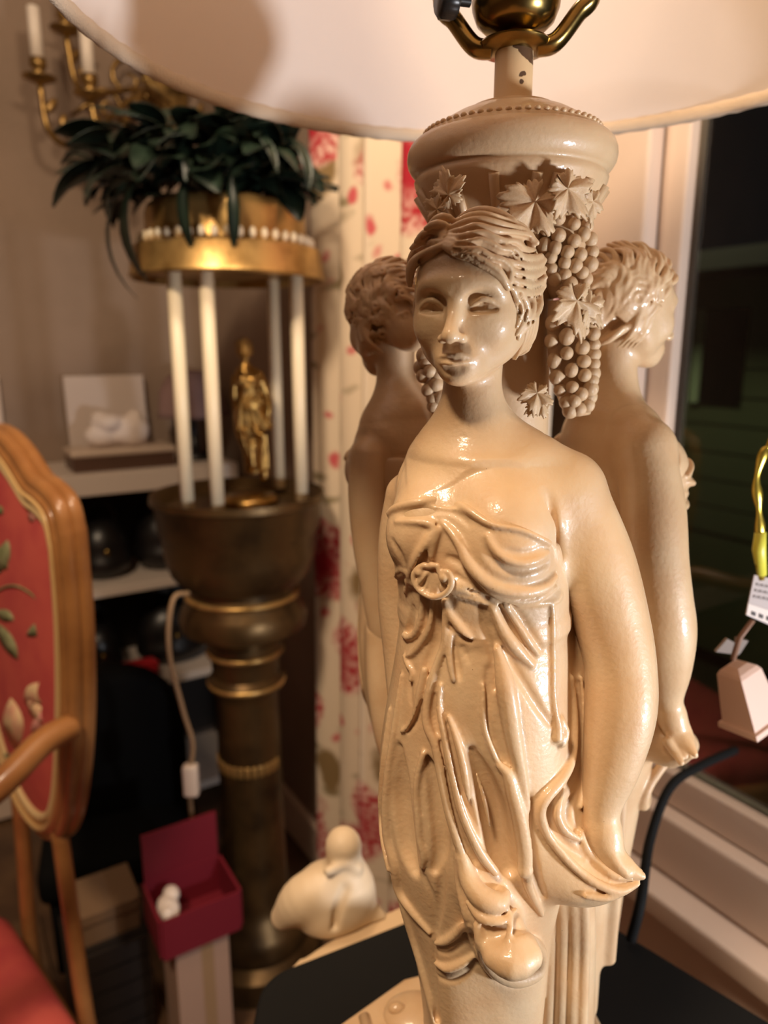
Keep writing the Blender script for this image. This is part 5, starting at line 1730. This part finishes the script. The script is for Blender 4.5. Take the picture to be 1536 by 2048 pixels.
# ------------------------------------------------------------------ white shelves and what stands on them
BW = simple('white_shelf_paint', (0.62, 0.53, 0.46), 0.5)
bc0 = np.array([0.235, UB - 0.27]); bw, bdp = 0.43, 0.262
shelf = empty('bookcase', RP(bc0[0], bc0[1], 0), 'white open bookcase against the back wall below the sconce', 'bookcase', rz=RA)
zs = [ZC - 0.285, ZC - 0.565, ZC - 0.830, 0.09]
for i, z in enumerate(zs):
    MB().box((0, 0, z - (0.05 if i == 0 else 0.022)), (bw, bdp, z), bev=0.002).build('shelf', BW, shelf, smooth=False)
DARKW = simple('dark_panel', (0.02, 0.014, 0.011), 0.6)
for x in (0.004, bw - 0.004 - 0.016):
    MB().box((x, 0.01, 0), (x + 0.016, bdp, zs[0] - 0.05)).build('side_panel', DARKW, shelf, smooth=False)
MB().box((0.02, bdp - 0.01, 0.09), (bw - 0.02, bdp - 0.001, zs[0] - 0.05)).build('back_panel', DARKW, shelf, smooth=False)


def bp_(x, y, z): return RP(bc0[0] + x, bc0[1] + y, z)


BLK = simple('black_leather', (0.008, 0.007, 0.007), 0.35)


def bag(x, z, w, h, label, mat=BLK):
    o = empty('handbag', bp_(x, 0.11, z), label, 'bag', 'black bags on the white bookcase' if mat is BLK else None, rz=RA)
    fd = Field(); fd.ell((0, 0, h * 0.42), (w * 0.5, 0.06, h * 0.48), None, '+', 0.01); fd.ell((0, 0, h * 0.22), (w * 0.52, 0.07, h * 0.22), None, '+', 0.02)
    fd.put(lambda P: (np.float32(0.0008) - P[2]), (-9, -9, -9), (9, 9, 9), '&', 0.004)
    V_, F_ = fd.polygonise(0.004); mesh_obj('body', V_, F_, mat, o)
    MB().tube(crom([(-w * 0.28, 0, h * 0.8), (-w * 0.22, 0, h * 1.05), (0, 0, h * 1.16), (w * 0.22, 0, h * 1.05), (w * 0.28, 0, h * 0.8)], 5), 0.006, 8).build('handle', mat, o)
    MB().ell((0, -0.062, h * 0.45), (0.008, 0.006, 0.008)).build('clasp', BRASS, o)
    return o


bag(0.10, zs[1], 0.13, 0.17, 'tall black handbag on the upper open shelf, nearest the armchair')
bag(0.27, zs[1], 0.17, 0.185, 'wide black handbag on the upper open shelf beside the lantern bowl')
bag(0.07, zs[2] + 0.0, 0.11, 0.16, 'small black handbag on the middle shelf behind the red pouch')
bag(0.26, zs[2], 0.18, 0.19, 'large black handbag on the middle shelf beside the pedestal')
# red pouch
o = empty('pouch', bp_(0.135, 0.0245, zs[2]), 'small bright red pouch at the front of the middle shelf', 'pouch', rz=RA)
REDP = simple('red_satin', (0.55, 0.02, 0.03), 0.4)
MB().box((-0.06, -0.022, 0.0), (0.06, 0.022, 0.05), bev=0.014).build('body', REDP, o)
MB().box((-0.058, -0.026, 0.026), (0.058, -0.018, 0.052), bev=0.003).build('flap', REDP, o)
# things on top
o = empty('tin_box', bp_(0.17, 0.10, zs[0]), 'long brown tin with a pale lid on top of the bookcase', 'tin', rz=RA)
MB().box((-0.13, -0.06, 0.0), (0.11, 0.06, 0.040), bev=0.004).build('body', simple('brown_tin', (0.12, 0.066, 0.045), 0.4, 0.4), o)
MB().box((-0.134, -0.064, 0.036), (0.114, 0.064, 0.050), bev=0.005).build('lid', simple('pale_tin_lid', (0.62, 0.5, 0.4), 0.35, 0.2), o)
o = MB().box((-0.10, -0.008, 0.0), (0.10, 0.008, 0.22), bev=0.003).build('canvas_board', simple('blank_canvas', (0.60, 0.50, 0.44), 0.8), None, bp_(0.165, 0.225, zs[0] + 0.0006)); o.rotation_euler = (math.radians(-6), 0, RA)
tag(o, 'blank pale canvas board leaning on the wall behind the brown tin', 'board')
fd = Field()
rq = np.random.default_rng(4)
for k in range(9):
    fd.ell((rq.uniform(-0.07, 0.07), rq.uniform(-0.02, 0.02), rq.uniform(0.02, 0.06)), (rq.uniform(0.02, 0.045), 0.03, rq.uniform(0.015, 0.04)), None, '+', 0.008)
fd.put(lambda P: (np.float32(0.001) - P[2]), (-9, -9, -9), (9, 9, 9), '&', 0.003)
V_, F_ = fd.polygonise(0.003)
o = mesh_obj('crumpled_cloth', V_, F_, simple('white_cotton', (0.72, 0.62, 0.56), 0.9), None, bp_(0.14, 0.10, zs[0] + 0.051)); o.rotation_euler = (0, 0, RA)
tag(o, 'crumpled white cloth lying on the lid of the brown tin', 'cloth')
# mauve hat on a black stand
o = empty('hat_stand', bp_(0.36, 0.13, zs[0]), 'mauve rounded hat on a black stand seen behind the lantern rods', 'hat stand', rz=RA)
MB().lathe([(0.0, 0.0), (0.05, 0.0), (0.052, 0.012), (0.012, 0.02), (0.010, 0.10), (0.03, 0.12), (0.0, 0.12)], 24).build('stand', BLK, o)
MB().lathe([(0.0, 0.235), (0.03, 0.232), (0.062, 0.215), (0.080, 0.18), (0.088, 0.13), (0.092, 0.115), (0.066, 0.11), (0.0, 0.115)], 32, wob=lambda r, z, a: r * (1 + 0.03 * math.sin(5 * a + z * 30))).build('hat', simple('mauve_felt', (0.27, 0.17, 0.16), 0.9), o)

# ------------------------------------------------------------------ low things near the floor
p = at_depth(232, 1500, 1.46)
o = empty('black_chair', (p[0], p[1], 0), 'black padded chair with a rounded back in front of the bookcase', 'chair', rz=math.radians(20))
ol = [(-0.15, 0.0)] + [(0.15 * math.cos(t), 0.20 + 0.15 * math.sin(t)) for t in np.linspace(math.pi, 0, 16)] + [(0.15, 0.0)]
BLKV = simple('black_velvet', (0.005, 0.005, 0.005), 0.9, spec=0.1)
MB().prism(ol, 0.07, Matrix.Translation((0, 0.03, 0.225)) @ Matrix.Rotation(math.pi / 2, 4, 'X'), bev=0.02).build('backrest', BLKV, o)
MB().box((-0.16, -0.20, 0.17), (0.16, 0.04, 0.25), bev=0.03).build('seat', BLKV, o)
for x in (-0.13, 0.13):
    for y in (-0.17, 0.02):
        MB().tube([(x, y, 0.0), (x, y, 0.19)], [0.010, 0.014], 10).build('leg', BLKV, o)

pz = at_height(362, 1985, -ZC)
CART = simple('pale_carton', (0.42, 0.27, 0.20), 0.75)
pc = at_depth(388, 1850, 1.08)
o = empty('carton', (pc[0], pc[1], 0), 'pale carton standing on the floor beneath the red box', 'box', rz=RA)
MB().box((-0.046, -0.046, 0.0), (0.046, 0.046, 0.27), bev=0.002).build('body', CART, o, smooth=False)
MB().box((-0.003, -0.0466, 0.0), (0.018, 0.0, 0.2706)).build('tape', simple('tan_tape', (0.35, 0.22, 0.12), 0.4), o, smooth=False)
o = empty('red_box', (pc[0], pc[1], 0.2712), 'open dark red box with white tissue on top of the pale carton', 'box', rz=RA)
DRED = simple('dark_red_card', (0.17, 0.006, 0.018), 0.6)
MB().box((-0.066, -0.055, 0.0), (0.066, 0.055, 0.004)).box((-0.066, -0.055, 0.004), (0.066, -0.051, 0.075)).box((-0.066, 0.051, 0.004), (0.066, 0.055, 0.075)).box((-0.066, -0.051, 0.004), (-0.071, 0.051, 0.075)).box((0.071, -0.051, 0.004), (0.066, 0.051, 0.075)).build('body', DRED, o, smooth=False)
MB().box((-0.066, 0.052, 0.075), (0.066, 0.057, 0.165)).build('lid', DRED, o, smooth=False)
MB().ell((-0.044, -0.012, 0.062), (0.018, 0.03, 0.014)).ell((-0.032, 0.012, 0.066), (0.014, 0.018, 0.012)).ell((-0.05, -0.03, 0.066), (0.011, 0.014, 0.012)).build('tissue', simple('white_tissue', (0.75, 0.66, 0.6), 0.9), o)
pb = at_depth(205, 1850, 1.14)
o = empty('dark_crate', (pb[0], pb[1], 0), 'dark brown crate on the floor beside the armchair, under a beige box', 'crate', rz=RA)
for k in range(5):
    MB().box((-0.066, -0.066, 0.004 + 0.043 * k), (0.066, -0.058, 0.042 + 0.043 * k)).build('slat', DARKW, o, smooth=False)
MB().box((-0.066, -0.057, 0.0), (0.066, 0.055, 0.222)).build('body', DARKW, o, smooth=False)
o = empty('beige_box', (pb[0], pb[1], 0.2225), 'flat beige cardboard box resting on the dark crate', 'box', rz=RA)
BEI = simple('beige_card', (0.20, 0.12, 0.065), 0.8)
MB().box((-0.058, -0.050, 0.0), (0.058, 0.050, 0.060), bev=0.002).build('body', BEI, o, smooth=False)
MB().box((-0.061, -0.053, 0.042), (0.061, 0.053, 0.064), bev=0.002).build('lid', BEI, o, smooth=False)

# ------------------------------------------------------------------ bell ornament hanging by the window
od = 0.47
oo = at_depth(1524, 900, od)
orn = empty('hanging_ornament', wz(at_depth(1500, 1450, od)), 'small pale four-sided bell with a price tag hanging from a gold ribbon', 'ornament')
o0 = np.array(orn.location) - np.array([0, 0, ZC])


def oq(px, py, dd=0.0): return Vector(at_depth(px, py, od + dd) - o0)


RIB = simple('gold_ribbon', (0.55, 0.40, 0.06), 0.25, 0.8)
pts = crom([oq(1640, 520), oq(1600, 760), oq(1545, 880), oq(1528, 905), oq(1513, 960), oq(1517, 1010), oq(1520, 1060), oq(1520, 1110), oq(1524, 1160)], 5)
rb = MB().tube([tuple(q) for q in pts], [0.0028 + 0.0009 * math.sin(i * 0.9) for i in range(len(pts))], 10, sq=0.6).build('ribbon', RIB, orn)
pts = crom([oq(1640, 520), oq(1660, 330, 0.03), oq(1665, 210, 0.06)], 5)
MB().tube([tuple(q) for q in pts], 0.0012, 8).build('hanging_cord', RIB, orn)
MB().tube([tuple(oq(1521, 1064)), tuple(oq(1518, 1100)), tuple(oq(1524, 1150))], [0.0036, 0.0044, 0.003], 10).build('ribbon_knot', simple('yellow_ribbon', (0.75, 0.70, 0.08), 0.4), orn)
TAGM = simple('grey_tag', (0.50, 0.42, 0.40), 0.6); TAGW = simple('white_tag', (0.78, 0.68, 0.62), 0.6); INK = simple('tag_ink', (0.08, 0.06, 0.06), 0.7)


def slab(name, px4, t, mat, parent, dd=0.0):
    c_ = [oq(a, b2, dd) for a, b2 in px4]
    n_ = Vector((0, 1, 0)) * t
    vs = c_ + [q + n_ for q in c_]; k = len(c_)
    fs = [tuple(range(k))[::-1], tuple(range(k, 2 * k))] + [(i, (i + 1) % k, k + (i + 1) % k, k + i) for i in range(k)]
    return MB().add(vs, fs).build(name, mat, parent, smooth=False)


tg = slab('price_tag', [(1509, 1150), (1580, 1166), (1566, 1262), (1492, 1230)], 0.0012, TAGM, orn)
slab('tag_strip', [(1497, 1207), (1572, 1232), (1567, 1258), (1493, 1230)], 0.0010, TAGW, tg, -0.0012)
for k in range(4):
    slab('tag_mark', [(1504 + 15 * k, 1222 + 5 * k), (1512 + 15 * k, 1225 + 5 * k), (1511 + 15 * k, 1233 + 5 * k), (1503 + 15 * k, 1230 + 5 * k)], 0.0004, INK, tg, -0.0016)
for r_ in range(3):
    for k in range(5):
        slab('tag_mark', [(1514 + 10 * k - 3 * r_, 1166 + 12 * r_ + 2 * k), (1521 + 10 * k - 3 * r_, 1168 + 12 * r_ + 2 * k), (1520 + 10 * k - 3 * r_, 1173 + 12 * r_ + 2 * k), (1513 + 10 * k - 3 * r_, 1171 + 12 * r_ + 2 * k)], 0.0004, simple('tag_print', (0.30, 0.25, 0.24), 0.7) if r_ + k == 0 else bpy.data.materials['tag_print'], tg, -0.0005)
MB().tube([tuple(oq(1506, 1240)), tuple(oq(1480, 1275)), tuple(oq(1466, 1320))], 0.0018, 8).build('cord', simple('brown_cord', (0.25, 0.13, 0.08), 0.6), orn)
CLR = simple('clear_clasp', (0.45, 0.38, 0.34), 0.15, 0.4)
slab('clasp', [(1432, 1304), (1455, 1278), (1478, 1290), (1462, 1308)], 0.003, CLR, orn)
slab('clasp', [(1474, 1276), (1497, 1282), (1480, 1308), (1466, 1316)], 0.003, CLR, orn, 0.002)
BELL = simple('pale_bell_paint', (0.70, 0.47, 0.37), 0.5)
ax0, ax1 = oq(1474, 1328), oq(1506, 1446)
axd = (ax1 - ax0).normalized(); sx = Vector((0, 0, 1)).cross(axd).normalized(); sx = (Vector((1, 0, 0)) - axd * axd.x).normalized(); sy_ = axd.cross(sx)
rot45 = [(math.cos(a), math.sin(a)) for a in [math.radians(q) for q in (-70, 20, 110, 200)]]
Lb = (ax1 - ax0).length
mb = MB(); vs, fs = [], []
lev = [(0.0, 0.006), (0.06, 0.0105), (0.12, 0.0125), (0.55, 0.0150), (0.90, 0.0168), (0.92, 0.0195), (1.0, 0.0200), (1.0, 0.0165), (0.9, 0.013)]
for t, r in lev:
    for cx_, cy_ in rot45: vs.append(ax0 + axd * (Lb * t) + sx * (cx_ * r * 1.15) + sy_ * (cy_ * r * 1.15))
for i in range(len(lev) - 1):
    for k in range(4):
        l = (k + 1) % 4; fs.append((i * 4 + k, i * 4 + l, (i + 1) * 4 + l, (i + 1) * 4 + k))
fs.append((3, 2, 1, 0)); fs.append(tuple((len(lev) - 1) * 4 + k for k in range(4)))
mb.add(vs, fs).build('bell', BELL, orn, smooth=False)
MB().tube([tuple(ax1 - axd * 0.01), tuple(ax1 + axd * 0.008)], [0.0012, 0.002], 8).build('clapper', simple('dark_clapper', (0.1, 0.05, 0.04), 0.5), orn)

# thin white frame on the wall at the far left
q0 = to_room(on_u(-14, 830, UB))
o = empty('picture_frame', RP(q0[0], UB - 0.001, q0[2]), 'narrow white picture frame edge on the back wall behind the armchair', 'picture', rz=RA)
MB().box((-0.22, -0.02, -0.10), (0.02, 0.0, 0.10), bev=0.004).build('frame', WHITE, o, smooth=False)
MB().box((-0.20, -0.022, -0.08), (0.0, -0.019, 0.08)).build('print', simple('grey_print', (0.3, 0.26, 0.23), 0.7), o, smooth=False)
